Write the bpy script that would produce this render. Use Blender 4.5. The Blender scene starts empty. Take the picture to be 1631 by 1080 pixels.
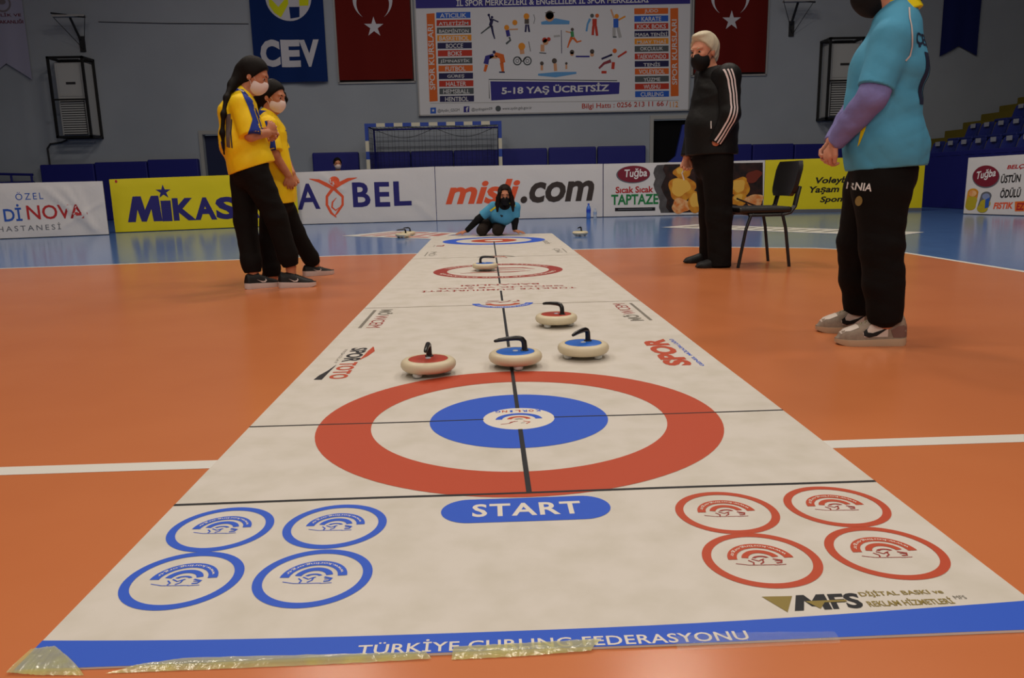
import bpy, bmesh, math, random
import numpy as np
from mathutils import Vector, Matrix
from mathutils.bvhtree import BVHTree

random.seed(7)
sc = bpy.context.scene
COL = sc.collection
PI = math.pi

# ------------------------------------------------------------------ camera
F_PX, PITCH, YAW, ROLL = 1240.075, 0.1988, 0.0286, -0.0225
CAM = Vector((-0.0789, 0.0, 0.70))
_fw = Vector((math.sin(YAW) * math.cos(PITCH), math.cos(YAW) * math.cos(PITCH), -math.sin(PITCH)))
_r0 = Vector((math.cos(YAW), -math.sin(YAW), 0)); _u0 = _r0.cross(_fw)
_rt = _r0 * math.cos(ROLL) + _u0 * math.sin(ROLL)
_up = -_r0 * math.sin(ROLL) + _u0 * math.cos(ROLL)
cd = bpy.data.cameras.new('camera'); cam = bpy.data.objects.new('camera', cd); COL.objects.link(cam)
cd.sensor_width = 36.0; cd.lens = F_PX * 36.0 / 1631.0; cd.clip_start = 0.02; cd.clip_end = 200
cam.matrix_world = Matrix(((_rt.x, _up.x, -_fw.x, CAM.x), (_rt.y, _up.y, -_fw.y, CAM.y), (_rt.z, _up.z, -_fw.z, CAM.z), (0, 0, 0, 1)))
sc.camera = cam

# ------------------------------------------------------------------ world, lights, exposure
w = bpy.data.worlds.new('hall_ambient'); sc.world = w; w.use_nodes = True
w.node_tree.nodes['Background'].inputs[0].default_value = (0.80, 0.88, 1.0, 1)
w.node_tree.nodes['Background'].inputs[1].default_value = 0.12
def area(name, loc, power, sx, sy, color, rot=(0, 0, 0)):
    l = bpy.data.lights.new(name, 'AREA'); l.shape = 'RECTANGLE'; l.size = sx; l.size_y = sy
    l.energy = power; l.color = color
    o = bpy.data.objects.new(name, l); o.location = loc; o.rotation_euler = rot; COL.objects.link(o)
    return o
for lx, ly, pw in ((-5, -9, 330), (0, -9, 330), (5, -9, 330), (-4.5, -2, 45), (0, -2, 45), (4.5, -2, 45), (-4.5, 3, 95), (0, 3, 95), (4.5, 3, 95),
                   (-4.5, 8, 140), (0, 8, 140), (4.5, 8, 140), (-3, 12.5, 110), (3, 12.5, 110)):
    area('ceiling_lamp', (lx, ly, 8.6), pw, 1.1, 0.7, (1.0, 0.89, 0.77))
vs = sc.view_settings
vs.view_transform = 'Standard'; vs.look = 'None'; vs.exposure = 0.16; vs.gamma = 1.0; vs.use_curve_mapping = False

# ------------------------------------------------------------------ helpers
def lin(c):
    c = c / 255.0
    return c / 12.92 if c <= 0.04045 else ((c + 0.055) / 1.055) ** 2.4
MATS = {}
def mat(name, rgb, rough=0.6, spec=0.4, metal=0.0, noise=None, bump=None, stretch=None, rgb2=None, sheen=0.0, alpha=1.0, trans=0.0, coat=0.0):
    """procedural material: colour, optional noise mix towards rgb2, optional bump"""
    if name in MATS: return MATS[name]
    m = bpy.data.materials.new(name); m.use_nodes = True
    nt = m.node_tree; b = nt.nodes['Principled BSDF']
    c = [lin(x) for x in rgb] + [1]
    b.inputs['Base Color'].default_value = c
    b.inputs['Roughness'].default_value = rough
    b.inputs['Specular IOR Level'].default_value = spec
    b.inputs['Metallic'].default_value = metal
    b.inputs['Alpha'].default_value = alpha
    b.inputs['Transmission Weight'].default_value = trans
    b.inputs['Coat Weight'].default_value = coat
    if sheen: b.inputs['Sheen Weight'].default_value = sheen
    m.diffuse_color = c
    if noise or bump:
        g = nt.nodes.new('ShaderNodeNewGeometry')
        mp = nt.nodes.new('ShaderNodeMapping'); nt.links.new(g.outputs['Position'], mp.inputs['Vector'])
        if stretch: mp.inputs['Scale'].default_value = stretch
    if noise:
        n = nt.nodes.new('ShaderNodeTexNoise'); n.inputs['Scale'].default_value = noise[0]; n.inputs['Detail'].default_value = 6
        nt.links.new(mp.outputs[0], n.inputs['Vector'])
        r = nt.nodes.new('ShaderNodeValToRGB'); nt.links.new(n.outputs['Fac'], r.inputs[0])
        r.color_ramp.elements[0].position = noise[1]; r.color_ramp.elements[1].position = noise[2]
        c2 = [lin(x) for x in (rgb2 or [v * 0.85 for v in rgb])] + [1]
        r.color_ramp.elements[0].color = c2; r.color_ramp.elements[1].color = c
        nt.links.new(r.outputs[0], b.inputs['Base Color'])
    if bump:
        n2 = nt.nodes.new('ShaderNodeTexNoise'); n2.inputs['Scale'].default_value = bump[0]; n2.inputs['Detail'].default_value = 4
        nt.links.new(mp.outputs[0], n2.inputs['Vector'])
        bp = nt.nodes.new('ShaderNodeBump'); bp.inputs['Strength'].default_value = bump[1]; bp.inputs['Distance'].default_value = bump[2]
        nt.links.new(n2.outputs['Fac'], bp.inputs['Height']); nt.links.new(bp.outputs[0], b.inputs['Normal'])
    MATS[name] = m
    return m

def tag(o, label=None, cat=None, group=None, kind=None):
    if label: o['label'] = label
    if cat: o['category'] = cat
    if group: o['group'] = group
    if kind: o['kind'] = kind
    return o
def empty(name, loc=(0, 0, 0), rz=0.0, parent=None):
    o = bpy.data.objects.new(name, None); COL.objects.link(o); o.location = loc; o.rotation_euler = (0, 0, rz)
    o.empty_display_size = 0.1
    if parent: o.parent = parent
    return o
def link_mesh(name, V, F, mats, mi=None, parent=None, smooth=False):
    me = bpy.data.meshes.new(name)
    me.from_pydata([tuple(v) for v in V], [], [tuple(f) for f in F])
    for m in (mats if isinstance(mats, (list, tuple)) else [mats]): me.materials.append(m)
    if mi is not None: me.polygons.foreach_set('material_index', mi)
    if smooth: me.polygons.foreach_set('use_smooth', [True] * len(me.polygons))
    me.update()
    o = bpy.data.objects.new(name, me); COL.objects.link(o)
    if parent: o.parent = parent
    return o
def copy_tree(o, parent=None):
    c = o.copy(); COL.objects.link(c)
    if parent: c.parent = parent
    for ch in list(o.children): copy_tree(ch, c)
    return c

class MB:
    """collects geometry and links it as ONE mesh object"""
    def __init__(s): s.V = []; s.F = []; s.M = []; s.mats = []
    def mi(s, m):
        if m not in s.mats: s.mats.append(m)
        return s.mats.index(m)
    def add(s, V, F, m):
        b = len(s.V); k = s.mi(m)
        s.V += [tuple(v) for v in V]
        for f in F: s.F.append(tuple(i + b for i in f)); s.M.append(k)
    def box(s, c, d, m, rz=0.0, bev=0.0):
        x, y, z = d[0] / 2, d[1] / 2, d[2] / 2
        if bev <= 0:
            P = [(i * x, j * y, k * z) for k in (-1, 1) for j in (-1, 1) for i in (-1, 1)]
            Fc = [(0, 2, 3, 1), (4, 5, 7, 6), (0, 1, 5, 4), (2, 6, 7, 3), (0, 4, 6, 2), (1, 3, 7, 5)]
        else:
            bm = bmesh.new(); bmesh.ops.create_cube(bm, size=1)
            for v in bm.verts: v.co = Vector((v.co.x * d[0], v.co.y * d[1], v.co.z * d[2]))
            bmesh.ops.bevel(bm, geom=bm.edges[:], offset=bev, segments=2, affect='EDGES', profile=0.5)
            bm.verts.index_update()
            P = [tuple(v.co) for v in bm.verts]; Fc = [[v.index for v in f.verts] for f in bm.faces]; bm.free()
        cs, sn = math.cos(rz), math.sin(rz)
        s.add([(c[0] + p[0] * cs - p[1] * sn, c[1] + p[0] * sn + p[1] * cs, c[2] + p[2]) for p in P], Fc, m)
    def tube(s, path, r, m, n=8, caps=True, flat=1.0):
        path = [Vector(p) for p in path]; R = r if isinstance(r, (list, tuple)) else [r] * len(path)
        V = []; F = []; prev = None
        for i, p in enumerate(path):
            t = (path[min(i + 1, len(path) - 1)] - path[max(i - 1, 0)])
            t = t.normalized() if t.length > 1e-9 else Vector((0, 0, 1))
            if prev is None: a = t.orthogonal().normalized()
            else:
                a = prev - t * prev.dot(t); a = a.normalized() if a.length > 1e-6 else t.orthogonal().normalized()
            prev = a; b = t.cross(a)
            for k in range(n):
                q = 2 * PI * k / n; V.append(p + a * (R[i] * math.cos(q)) + b * (R[i] * flat * math.sin(q)))
        for i in range(len(path) - 1):
            for k in range(n):
                F.append((i * n + k, i * n + (k + 1) % n, (i + 1) * n + (k + 1) % n, (i + 1) * n + k))
        if caps: F.append(tuple(range(n))[::-1]); F.append(tuple((len(path) - 1) * n + k for k in range(n)))
        s.add(V, F, m)
    def lathe(s, prof, m, n=32, c=(0, 0, 0), caps=True):
        V = []; F = []
        for r, z in prof:
            for k in range(n):
                q = 2 * PI * k / n; V.append((c[0] + r * math.cos(q), c[1] + r * math.sin(q), c[2] + z))
        for i in range(len(prof) - 1):
            for k in range(n): F.append((i * n + k, i * n + (k + 1) % n, (i + 1) * n + (k + 1) % n, (i + 1) * n + k))
        if caps: F.append(tuple(range(n))[::-1]); F.append(tuple((len(prof) - 1) * n + k for k in range(n)))
        s.add(V, F, m)
    def build(s, name, parent=None, smooth=False):
        return link_mesh(name, s.V, s.F, s.mats, s.M, parent, smooth)

def autosmooth(o, ang=35):
    """mark sharp edges by angle so smooth shading keeps the corners"""
    me = o.data; bm = bmesh.new(); bm.from_mesh(me)
    bmesh.ops.recalc_face_normals(bm, faces=bm.faces[:])
    for f in bm.faces: f.smooth = True
    for e in bm.edges:
        if len(e.link_faces) != 2 or e.calc_face_angle(0) > math.radians(ang): e.smooth = False
    bm.to_mesh(me); bm.free()
    return o

# ---- 2-D drawing: every print is a set of flat polygons mapped onto a real surface
_TC = {}
def text2d(s, bold=0.0, shear=0.0, spacing=1.0):
    key = (s, bold, shear, spacing)
    if key in _TC: return _TC[key]
    c = bpy.data.curves.new('t', 'FONT'); c.body = s; c.resolution_u = 3; c.fill_mode = 'BOTH'
    c.offset = bold; c.shear = shear; c.space_character = spacing
    o = bpy.data.objects.new('t', c); COL.objects.link(o)
    dg = bpy.context.evaluated_depsgraph_get(); dg.update()
    me = bpy.data.meshes.new_from_object(o.evaluated_get(dg))
    V = np.array([(v.co.x, v.co.y) for v in me.vertices]); F = [tuple(p.vertices) for p in me.polygons]
    bpy.data.objects.remove(o); bpy.data.curves.remove(c); bpy.data.meshes.remove(me)
    V = (V - V.min(0)) / (V.max(0) - V.min(0))
    _TC[key] = (V, F)
    return _TC[key]
def t_in(s, x0, y0, x1, y1, bold=0.0, shear=0.0, spacing=1.0):
    V, F = text2d(s, bold, shear, spacing)
    return V * np.array([x1 - x0, y1 - y0]) + np.array([x0, y0]), F
def rect(x0, y0, x1, y1): return np.array([(x0, y0), (x1, y0), (x1, y1), (x0, y1)], float), [(0, 1, 2, 3)]
def poly(p): return np.array(p, float), [tuple(range(len(p)))]
def disc(cx, cy, rx, ry=None, n=40, rot=0.0):
    ry = rx if ry is None else ry
    t = np.linspace(0, 2 * PI, n, endpoint=False); x, y = rx * np.cos(t), ry * np.sin(t)
    return np.stack([cx + x * math.cos(rot) - y * math.sin(rot), cy + x * math.sin(rot) + y * math.cos(rot)], 1), [tuple(range(n))]
def ring(cx, cy, r0, r1, a0=0.0, a1=360.0, n=72, sy=1.0):
    full = abs(a1 - a0) >= 359.9
    t = np.radians(np.linspace(a0, a1, n + 1))
    V = []
    for q in t: V += [(cx + r0 * math.cos(q), cy + sy * r0 * math.sin(q)), (cx + r1 * math.cos(q), cy + sy * r1 * math.sin(q))]
    return np.array(V), [(2 * i, 2 * i + 1, 2 * i + 3, 2 * i + 2) for i in range(n)]
def stroke(pts, w):
    P = np.array(pts, float); V = []; n = len(P); W = w if isinstance(w, (list, tuple)) else [w] * n
    for i in range(n):
        t = P[min(i + 1, n - 1)] - P[max(i - 1, 0)]; t = t / (np.linalg.norm(t) + 1e-12)
        nn = np.array([-t[1], t[0]]) * W[i] / 2
        V += [P[i] + nn, P[i] - nn]
    return np.array(V), [(2 * i, 2 * i + 1, 2 * i + 3, 2 * i + 2) for i in range(n - 1)]
def star(cx, cy, r, rot=90, k=0.382):
    p = []
    for i in range(10):
        q = math.radians(rot + 36 * i); rr = r if i % 2 == 0 else r * k
        p.append((cx + rr * math.cos(q), cy + rr * math.sin(q)))
    p.append(p[0]); V = [(cx, cy)] + p[:10]
    return np.array(V), [(0, 1 + i, 1 + (i + 1) % 10) for i in range(10)]
def arc_text(s, cx, cy, r, a_mid, span, h, bold=0.0, inward=False):
    """text bent round a circle; inward = letters' feet outside"""
    V, F = text2d(s, bold); out = []
    for x, y in V:
        if inward: q = math.radians(a_mid - span / 2 + span * x); rr = r - h * (y - 0.5)
        else: q = math.radians(a_mid + span / 2 - span * x); rr = r + h * (y - 0.5)
        out.append((cx + rr * math.cos(q), cy + rr * math.sin(q)))
    return np.array(out), F
def densify(VF, maxlen):
    V, F = VF; bm = bmesh.new(); vs_ = [bm.verts.new((x, y, 0)) for x, y in V]
    for f in F:
        try: bm.faces.new([vs_[i] for i in f])
        except ValueError: pass
    bmesh.ops.triangulate(bm, faces=bm.faces[:])
    for _ in range(6):
        es = [e for e in bm.edges if e.calc_length() > maxlen]
        if not es: break
        bmesh.ops.subdivide_edges(bm, edges=es, cuts=1)
        bmesh.ops.triangulate(bm, faces=[f for f in bm.faces if len(f.verts) > 3])
    bm.verts.index_update()
    V2 = np.array([(v.co.x, v.co.y) for v in bm.verts]); F2 = [tuple(v.index for v in f.verts) for f in bm.faces]; bm.free()
    return V2, F2
def xf(VF, sx=1.0, sy=1.0, rot=0.0, tx=0.0, ty=0.0):
    V, F = VF; c, s_ = math.cos(rot), math.sin(rot); x, y = V[:, 0] * sx, V[:, 1] * sy
    return np.stack([x * c - y * s_ + tx, x * s_ + y * c + ty], 1), F
class Canvas:
    """maps 2-D shapes through fn(u, v, lift) onto a surface; parts collect shapes"""
    def __init__(s, fn, step=0.0008, dens=None): s.fn = fn; s.step = step; s.parts = {}; s.dens = dens; s.layer = 1
    def put(s, part, VF, m, layer=None):
        if s.dens: VF = densify(VF, s.dens)
        L = s.layer if layer is None else layer
        mb = s.parts.setdefault(part, MB())
        mb.add([s.fn(u, v, L * s.step) for u, v in VF[0]], VF[1], m)
    def build(s, parent, fix=None):
        out = []
        for k, mb in s.parts.items():
            o = mb.build(k.split('#')[0], parent)
            out.append(o)
        return out
def ray(px, py):
    return _rt * ((px - 815.5) / F_PX) - _up * ((py - 540) / F_PX) + _fw
def on_floor(px, py, z=0.0):
    d = ray(px, py); return CAM + d * ((z - CAM.z) / d.z)
def on_plane(px, py, p0, n):
    d = ray(px, py); return CAM + d * ((Vector(p0) - CAM).dot(n) / d.dot(n))
# ------------------------------------------------------------------ the setting
WY = 19.8
M_wall = mat('wall_paint', (150, 157, 166), 0.85, 0.2, noise=(0.7, 0.3, 0.7), rgb2=(142, 149, 158))
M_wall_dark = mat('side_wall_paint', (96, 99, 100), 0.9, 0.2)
M_ceil = mat('ceiling_panels', (70, 72, 75), 0.9, 0.1)
M_blue_floor = mat('blue_sport_vinyl', (82, 122, 180), 0.16, 0.5, noise=(3.0, 0.35, 0.65), rgb2=(77, 115, 171), bump=(160, 0.05, 0.001))
M_orange = mat('orange_sport_vinyl', (206, 122, 74), 0.24, 0.5, noise=(1.6, 0.35, 0.65), rgb2=(201, 117, 70), bump=(160, 0.05, 0.001))
M_line = mat('white_court_paint', (225, 222, 215), 0.35, 0.4)
M_frame_grey = mat('door_frame_paint', (150, 150, 148), 0.6)
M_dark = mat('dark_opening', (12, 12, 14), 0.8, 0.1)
M_door_blue = mat('dark_blue_door_paint', (16, 26, 62), 0.6)
M_pad = mat('navy_pad_vinyl', (27, 30, 112), 0.55, 0.3, bump=(4, 0.25, 0.02))
M_black = mat('black_plastic', (18, 17, 18), 0.4, 0.5)

mb = MB(); mb.add([(-16, -12, 0), (19, -12, 0), (19, 20, 0), (-16, 20, 0)], [(0, 1, 2, 3)], M_blue_floor)
floor = tag(mb.build('floor'), kind='structure')
mb = MB()
edge = [(-10, 6.75), (-7.5, 7.15), (-4.72, 7.55), (-3.32, 7.74), (-1.47, 8.03), (0.07, 8.05), (1.97, 8.06), (3.12, 7.55), (3.66, 6.9), (3.70, 5.36), (3.72, 3.0), (3.75, -9)]
P = edge + [(-10, -9)]
mb.add([(x, y, 0.0015) for x, y in P], [tuple(range(len(P)))[::-1]], M_orange)
tag(mb.build('court_area', floor), 'orange playing area of the blue hall floor')
def floor_canvas(z): return Canvas(lambda u, v, l: (u, v, z + l), 0.0006)
cv = floor_canvas(0.0015)
cv.put('court_line', stroke(edge, 0.055), M_line)
cv.put('court_line#2', rect(-10, 1.905, 3.72, 1.965), M_line)
M_floor_red = mat('faded_red_floor_print', (196, 96, 78), 0.3)
M_floor_blk = mat('dark_floor_print', (60, 66, 80), 0.3)
a = [(-2.15, 11.24), (-1.54, 12.18), (-0.45, 11.3), (-0.78, 10.14)]
cv.put('floor_sticker', poly(a), M_line)
def quad_xy(a, u, v):
    A, B, C_, D = [np.array(q) for q in a]
    return tuple((A * (1 - u) + D * u) * (1 - v) + (B * (1 - u) + C_ * u) * v)
for u0, v0, u1, v1 in ((0.15, 0.1, 0.2, 0.85), (0.2, 0.75, 0.62, 0.9), (0.28, 0.12, 0.34, 0.62), (0.34, 0.5, 0.6, 0.62), (0.42, 0.12, 0.9, 0.24), (0.68, 0.3, 0.74, 0.9), (0.8, 0.4, 0.92, 0.85)):
    cv.put('floor_sticker', poly([quad_xy(a, u0, v0), quad_xy(a, u1, v0), quad_xy(a, u1, v1), quad_xy(a, u0, v1)]), M_floor_red, 2)
a = [(2.48, 11.45), (3.13, 11.98), (5.17, 9.26), (4.58, 8.79)]
cv.put('floor_sticker#2', poly(a), M_line)
for i, u0 in enumerate((0.06, 0.10, 0.15, 0.24, 0.33, 0.41, 0.49, 0.56, 0.63, 0.7)):
    cv.put('floor_sticker#2', poly([quad_xy(a, u0, 0.25), quad_xy(a, u0 + 0.018, 0.25), quad_xy(a, u0 + 0.03, 0.75), quad_xy(a, u0 + 0.012, 0.75)]), M_floor_blk, 2)
cv.build(floor)

mb = MB()
D1 = (-6.94, -5.6, 2.0); D2 = (4.10, 5.35, 2.14)
def wallbox(x0, x1, z0, z1): mb.box(((x0 + x1) / 2, WY + 0.1, (z0 + z1) / 2), (x1 - x0, 0.2, z1 - z0), M_wall)
wallbox(-16, D1[0], 0, 10); wallbox(D1[0], D1[1], D1[2], 10); wallbox(D1[1], D2[0], 0, 10); wallbox(D2[0], D2[1], D2[2], 10); wallbox(D2[1], 19, 0, 10)
tag(mb.build('wall_back'), kind='structure')
mb = MB(); mb.box((-16.1, 5, 5), (0.2, 30, 10), M_wall_dark); tag(mb.build('wall_left'), kind='structure')
mb = MB(); mb.box((19.1, 5, 5), (0.2, 30, 10), M_wall_dark); tag(mb.build('wall_right'), kind='structure')
mb = MB(); mb.box((1.5, 5, 10.1), (35.4, 30, 0.2), M_ceil); tag(mb.build('ceiling'), kind='structure')
for k, (x0, x1, zt) in enumerate((D1, D2)):
    d = tag(empty('door_%d' % (k + 1), ((x0 + x1) / 2, WY, 0)), kind='structure')
    mb = MB(); ww = x1 - x0
    mb.box((-ww / 2 - 0.04, -0.01, zt / 2), (0.09, 0.05, zt), M_frame_grey); mb.box((ww / 2 + 0.04, -0.01, zt / 2), (0.09, 0.05, zt), M_frame_grey)
    mb.box((0, -0.01, zt + 0.045), (ww + 0.17, 0.05, 0.09), M_frame_grey); mb.build('door_frame', d)
    mb = MB(); mb.box((0, 0.16, zt / 2 - 0.005), (ww - 0.01, 0.05, zt - 0.02), M_door_blue if k == 0 else M_dark, bev=0.008); mb.build('door_leaf', d)  # left: blue leaf; right: near-black panel, the open doorway's darkness put into its colour
    mb = MB(); mb.tube([(ww / 2 - 0.12, 0.13, 1.02), (ww / 2 - 0.12, 0.07, 1.02), (ww / 2 - 0.24, 0.07, 1.02)], 0.011, M_frame_grey); mb.build('door_handle', d)

# ------------------------------------------------------------------ the curling mat
M_vinyl = mat('white_mat_vinyl', (215, 208, 199), 0.5, 0.28, noise=(9.0, 0.25, 0.60), rgb2=(203, 196, 183), bump=(26, 0.10, 0.004))
M_red = mat('red_mat_print', (188, 76, 48), 0.5, 0.25)
M_blue = mat('blue_mat_print', (48, 92, 205), 0.5, 0.25)
M_ink = mat('black_mat_print', (38, 38, 42), 0.5, 0.25)
M_white_ink = mat('white_mat_print', (226, 218, 206), 0.5, 0.28)
M_grey_ink = mat('grey_mat_print', (128, 122, 112), 0.5, 0.25)
M_darkred_ink = mat('dark_red_mat_print', (158, 60, 52), 0.5, 0.25)
M_olive = mat('olive_mat_print', (140, 122, 62), 0.5, 0.25)
M_seam = mat('mat_seam', (150, 140, 125), 0.6)
M_tape = mat('yellowed_tape', (208, 204, 128), 0.14, 0.6, alpha=0.60, bump=(45, 0.6, 0.004), noise=(25, 0.4, 0.6), rgb2=(196, 192, 140))
M_clear = mat('clear_tape', (215, 215, 205), 0.10, 0.7, alpha=0.14, bump=(60, 0.9, 0.006))
M_clear2 = mat('clear_tape_floor', (205, 125, 80), 0.10, 0.7, bump=(60, 0.9, 0.006))
MX, MY0, MY1, MT = 0.80, 1.062, 10.66, 0.004
kmat = tag(empty('curling_mat', (0, MY0, 0)), 'long white vinyl curling mat printed with red and blue rings', 'mat')
def mz(u, v):   # tiny waviness of the vinyl, more towards the ends
    return 0.0011 * (1 + math.sin(3.1 * u + 2.3 * v) * math.sin(1.7 * v + 5 * u))
mb = MB(); nx, ny = 24, 120
V = []
for j in range(ny + 1):
    for i in range(nx + 1):
        x = -MX + 2 * MX * i / nx; y = MY0 + (MY1 - MY0) * j / ny
        V.append((x, y - MY0, MT + mz(x, y)))
Fq = [(j * (nx + 1) + i, j * (nx + 1) + i + 1, (j + 1) * (nx + 1) + i + 1, (j + 1) * (nx + 1) + i) for j in range(ny) for i in range(nx)]
b0 = [i for i in range(nx + 1)]; b1 = [(j * (nx + 1) + nx) for j in range(1, ny + 1)]; b2 = [ny * (nx + 1) + i for i in range(nx - 1, -1, -1)]; b3 = [j * (nx + 1) for j in range(ny - 1, 0, -1)]
loop = b0 + b1 + b2 + b3; base = len(V)
V += [(V[i][0], V[i][1], 0.0018) for i in loop]; n = len(loop)
Fq += [(base + k, base + (k + 1) % n, loop[(k + 1) % n], loop[k]) for k in range(n)]
mb.add(V, Fq, M_vinyl); mb.build('mat_sheet', kmat, smooth=False)
cv = Canvas(lambda u, v, l: (u, v - MY0, MT + mz(u, v) + 0.0004 + l), 0.0003, dens=0.12)
HY = 2.238
def house(y, ro, c_out, c_in, ci):
    part = 'house#%d' % ci
    cv.put(part, ring(0, y, ro * 0.735, ro, n=96), c_out)
    cv.put(part, ring(0, y, ro * 0.18, ro * 0.447, n=96), c_in)
    cv.put(part, disc(0, y, ro * 0.18, n=48), M_white_ink)
house(HY, 0.594, M_red, M_blue, 0); house(9.56, 0.625, M_blue, M_red, 1)
# lines
for k, (y0, y1) in enumerate(((1.668, HY - 0.105), (HY + 0.105, 4.34), (4.62, 5.06), (5.42, 5.80), (5.86, 6.65), (6.78, 7.36), (7.5, 9.44))):
    cv.put('line#%d' % k, rect(-0.0065, y0, 0.0065, y1), M_ink, 2)
cv.put('line#h0', rect(-MX, 1.663, MX, 1.673), M_ink, 2)
cv.put('line#h1', rect(-MX, HY - 0.004, -0.105, HY + 0.004), M_ink, 2); cv.put('line#h2', rect(0.105, HY - 0.004, MX, HY + 0.004), M_ink, 2)
cv.put('line#h3', rect(-MX, 4.462, MX, 4.474), M_seam, 1); cv.put('line#h4', rect(-MX, 7.43, MX, 7.445), M_seam, 1)
# START pill and start circles
sp = rect(-0.134, 1.517, 0.110, 1.640)
cv.put('start_pill', sp, M_blue); cv.put('start_pill', disc(-0.134, 1.5785, 0.0615), M_blue); cv.put('start_pill', disc(0.110, 1.5785, 0.0615), M_blue)
cv.put('start_pill', t_in('START', -0.128, 1.545, 0.108, 1.612, 0.022, 0, 1.12), M_white_ink, 2)
def emblem(part, cx, cy, s, c1, c2, c3, words='www.korling.org.tr', rot=0.0, upside=False):
    o = (PI if upside else 0.0)
    def p(VF, m, L=1): cv.put(part, xf(VF, s, s, rot + o, cx, cy), m, L)
    p(ring(0, 0, 0.72, 1.0, 2, 178, 28), c1)
    p(ring(0, 0, 0.38, 0.58, 12, 168, 20), c2)
    p(ring(0, 0.02, 0.16, 0.27, 20, 160, 12, 0.7), c3)
    if words: p(arc_text(words, 0, 0, 0.86, 90, 150, 0.15, 0.01, inward=not upside), M_white_ink, 2)
    for pts, w_ in (([(-0.85, -0.22), (-0.5, -0.34), (-0.2, -0.36), (0.3, -0.38)], 0.03), ([(-0.42, -0.05), (-0.3, -0.2), (-0.34, -0.32)], 0.05),
                    ([(-0.3, 0.02), (-0.12, -0.12), (-0.02, -0.05), (0.08, 0.0)], 0.05), ([(0.02, -0.02), (0.0, -0.2), (-0.12, -0.3)], 0.05),
                    ([(0.34, -0.02), (0.58, -0.12), (0.52, -0.26), (0.36, -0.28)], 0.07), ([(0.36, -0.14), (0.56, -0.16)], 0.04), ([(0.28, -0.4), (0.62, -0.38)], 0.03)):
        p(stroke(pts, w_), c3)
for k, (cx, cy) in enumerate(((-0.651, 1.535), (-0.413, 1.528), (-0.650, 1.323), (-0.412, 1.312))):
    cv.put('start_circle#%d' % k, ring(cx, cy, 0.089, 0.1065, n=64), M_blue); emblem('start_emblem#%d' % k, cx, cy - 0.001, 0.061, M_blue, M_blue, M_blue)
for k, (cx, cy) in enumerate(((0.411, 1.527), (0.651, 1.540), (0.411, 1.317), (0.650, 1.328))):
    cv.put('start_circle#r%d' % k, ring(cx, cy, 0.090, 0.1070, n=64), M_red); emblem('start_emblem#r%d' % k, cx, cy - 0.001, 0.061, M_red, M_red, M_darkred_ink)
# centre emblem
cv.layer = 2
for part, (VF, m) in enumerate(((ring(0, HY - 0.012, 0.050, 0.070, 3, 177, 28, 0.9), M_blue), (ring(0, HY - 0.012, 0.022, 0.036, 8, 172, 18, 0.9), M_red), (ring(0, HY - 0.014, 0.004, 0.014, 10, 170, 10, 0.8), M_grey_ink))):
    cv.put('emblem', VF, m, 2)
for pts, w_, m in (([(-0.055, HY - 0.055), (-0.03, HY - 0.048), (-0.012, HY - 0.028)], 0.004, M_darkred_ink), ([(-0.03, HY - 0.05), (-0.024, HY - 0.035), (-0.004, HY - 0.03)], 0.004, M_darkred_ink), ([(0.012, HY - 0.03), (0.032, HY - 0.04), (0.02, HY - 0.055)], 0.005, M_red), ([(0.004, HY - 0.05), (0.016, HY - 0.044)], 0.003, M_grey_ink)):
    cv.put('emblem', stroke(pts, w_), m, 2)
for i, chh in enumerate('KORLING'):
    x = 0.062 - i * 0.0205
    wd = 0.008 if chh == 'I' else 0.016
    cv.put('emblem', xf(t_in(chh, -wd / 2, -0.011, wd / 2, 0.011, 0.03), 1, 1, PI, x, HY + 0.074), (M_blue, M_red)[i % 2], 2)
cv.layer = 1
# small arch on the seam, facing the far end
for y0, up in ((4.53, True), (7.40, False)):
    sg = -1 if up else 1
    q = (180, 360) if up else (0, 180)
    cv.put('arch_emblem#%s' % up, ring(0, y0, 0.135, 0.18, q[0] + 4, q[1] - 4, 32), M_blue if up else M_grey_ink, 2)
    cv.put('arch_emblem#%s' % up, ring(0, y0, 0.07, 0.105, q[0] + 10, q[1] - 10, 24), M_red, 2)
    cv.put('arch_emblem#%s' % up, xf(arc_text('www.korling.org.tr', 0, 0, 0.157, 90, 140, 0.03, 0.01, inward=not up), 1, 1, PI if up else 0, 0, y0), M_white_ink, 3)
    for pts in ([(-0.1, 0.03), (-0.05, 0.06), (0.0, 0.03)], [(-0.02, 0.02), (0.03, 0.05), (0.05, 0.09)], [(0.06, 0.03), (0.1, 0.06), (0.09, 0.1)], [(-0.09, 0.09), (-0.02, 0.1)]):
        cv.put('arch_emblem#%s' % up, stroke([(x, y0 - sg * y) for x, y in pts], 0.012), M_darkred_ink, 2)
# ministry ring and its lettering, read from the far end
cv.put('ministry_ring', ring(0, 6.26, 0.41, 0.52, n=96), M_darkred_ink)
cv.put('ministry_ring', xf(arc_text('GENÇLİK VE SPOR BAKANLIĞI', 0, 0, 0.463, 90, 150, 0.055, 0.012), 1, 1, PI, 0, 6.26), M_white_ink, 2)
cv.put('ministry_ring', arc_text('TÜRKİYE CUMHURİYETİ', 0, 6.26, 0.463, 90, 130, 0.055, 0.012, inward=True), M_white_ink, 2)
for pts, w_ in (([(-0.30, 6.10), (-0.12, 6.16), (0.1, 6.14), (0.26, 6.2)], [0.01, 0.05, 0.05, 0.01]), ([(0.30, 6.30), (0.20, 6.42), (-0.02, 6.44), (-0.2, 6.36)], [0.01, 0.05, 0.06, 0.01]), ([(-0.22, 6.24), (0.0, 6.30), (0.22, 6.28)], [0.01, 0.04, 0.01])):
    cv.put('ministry_ring', stroke(pts, w_), M_darkred_ink)
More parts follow.
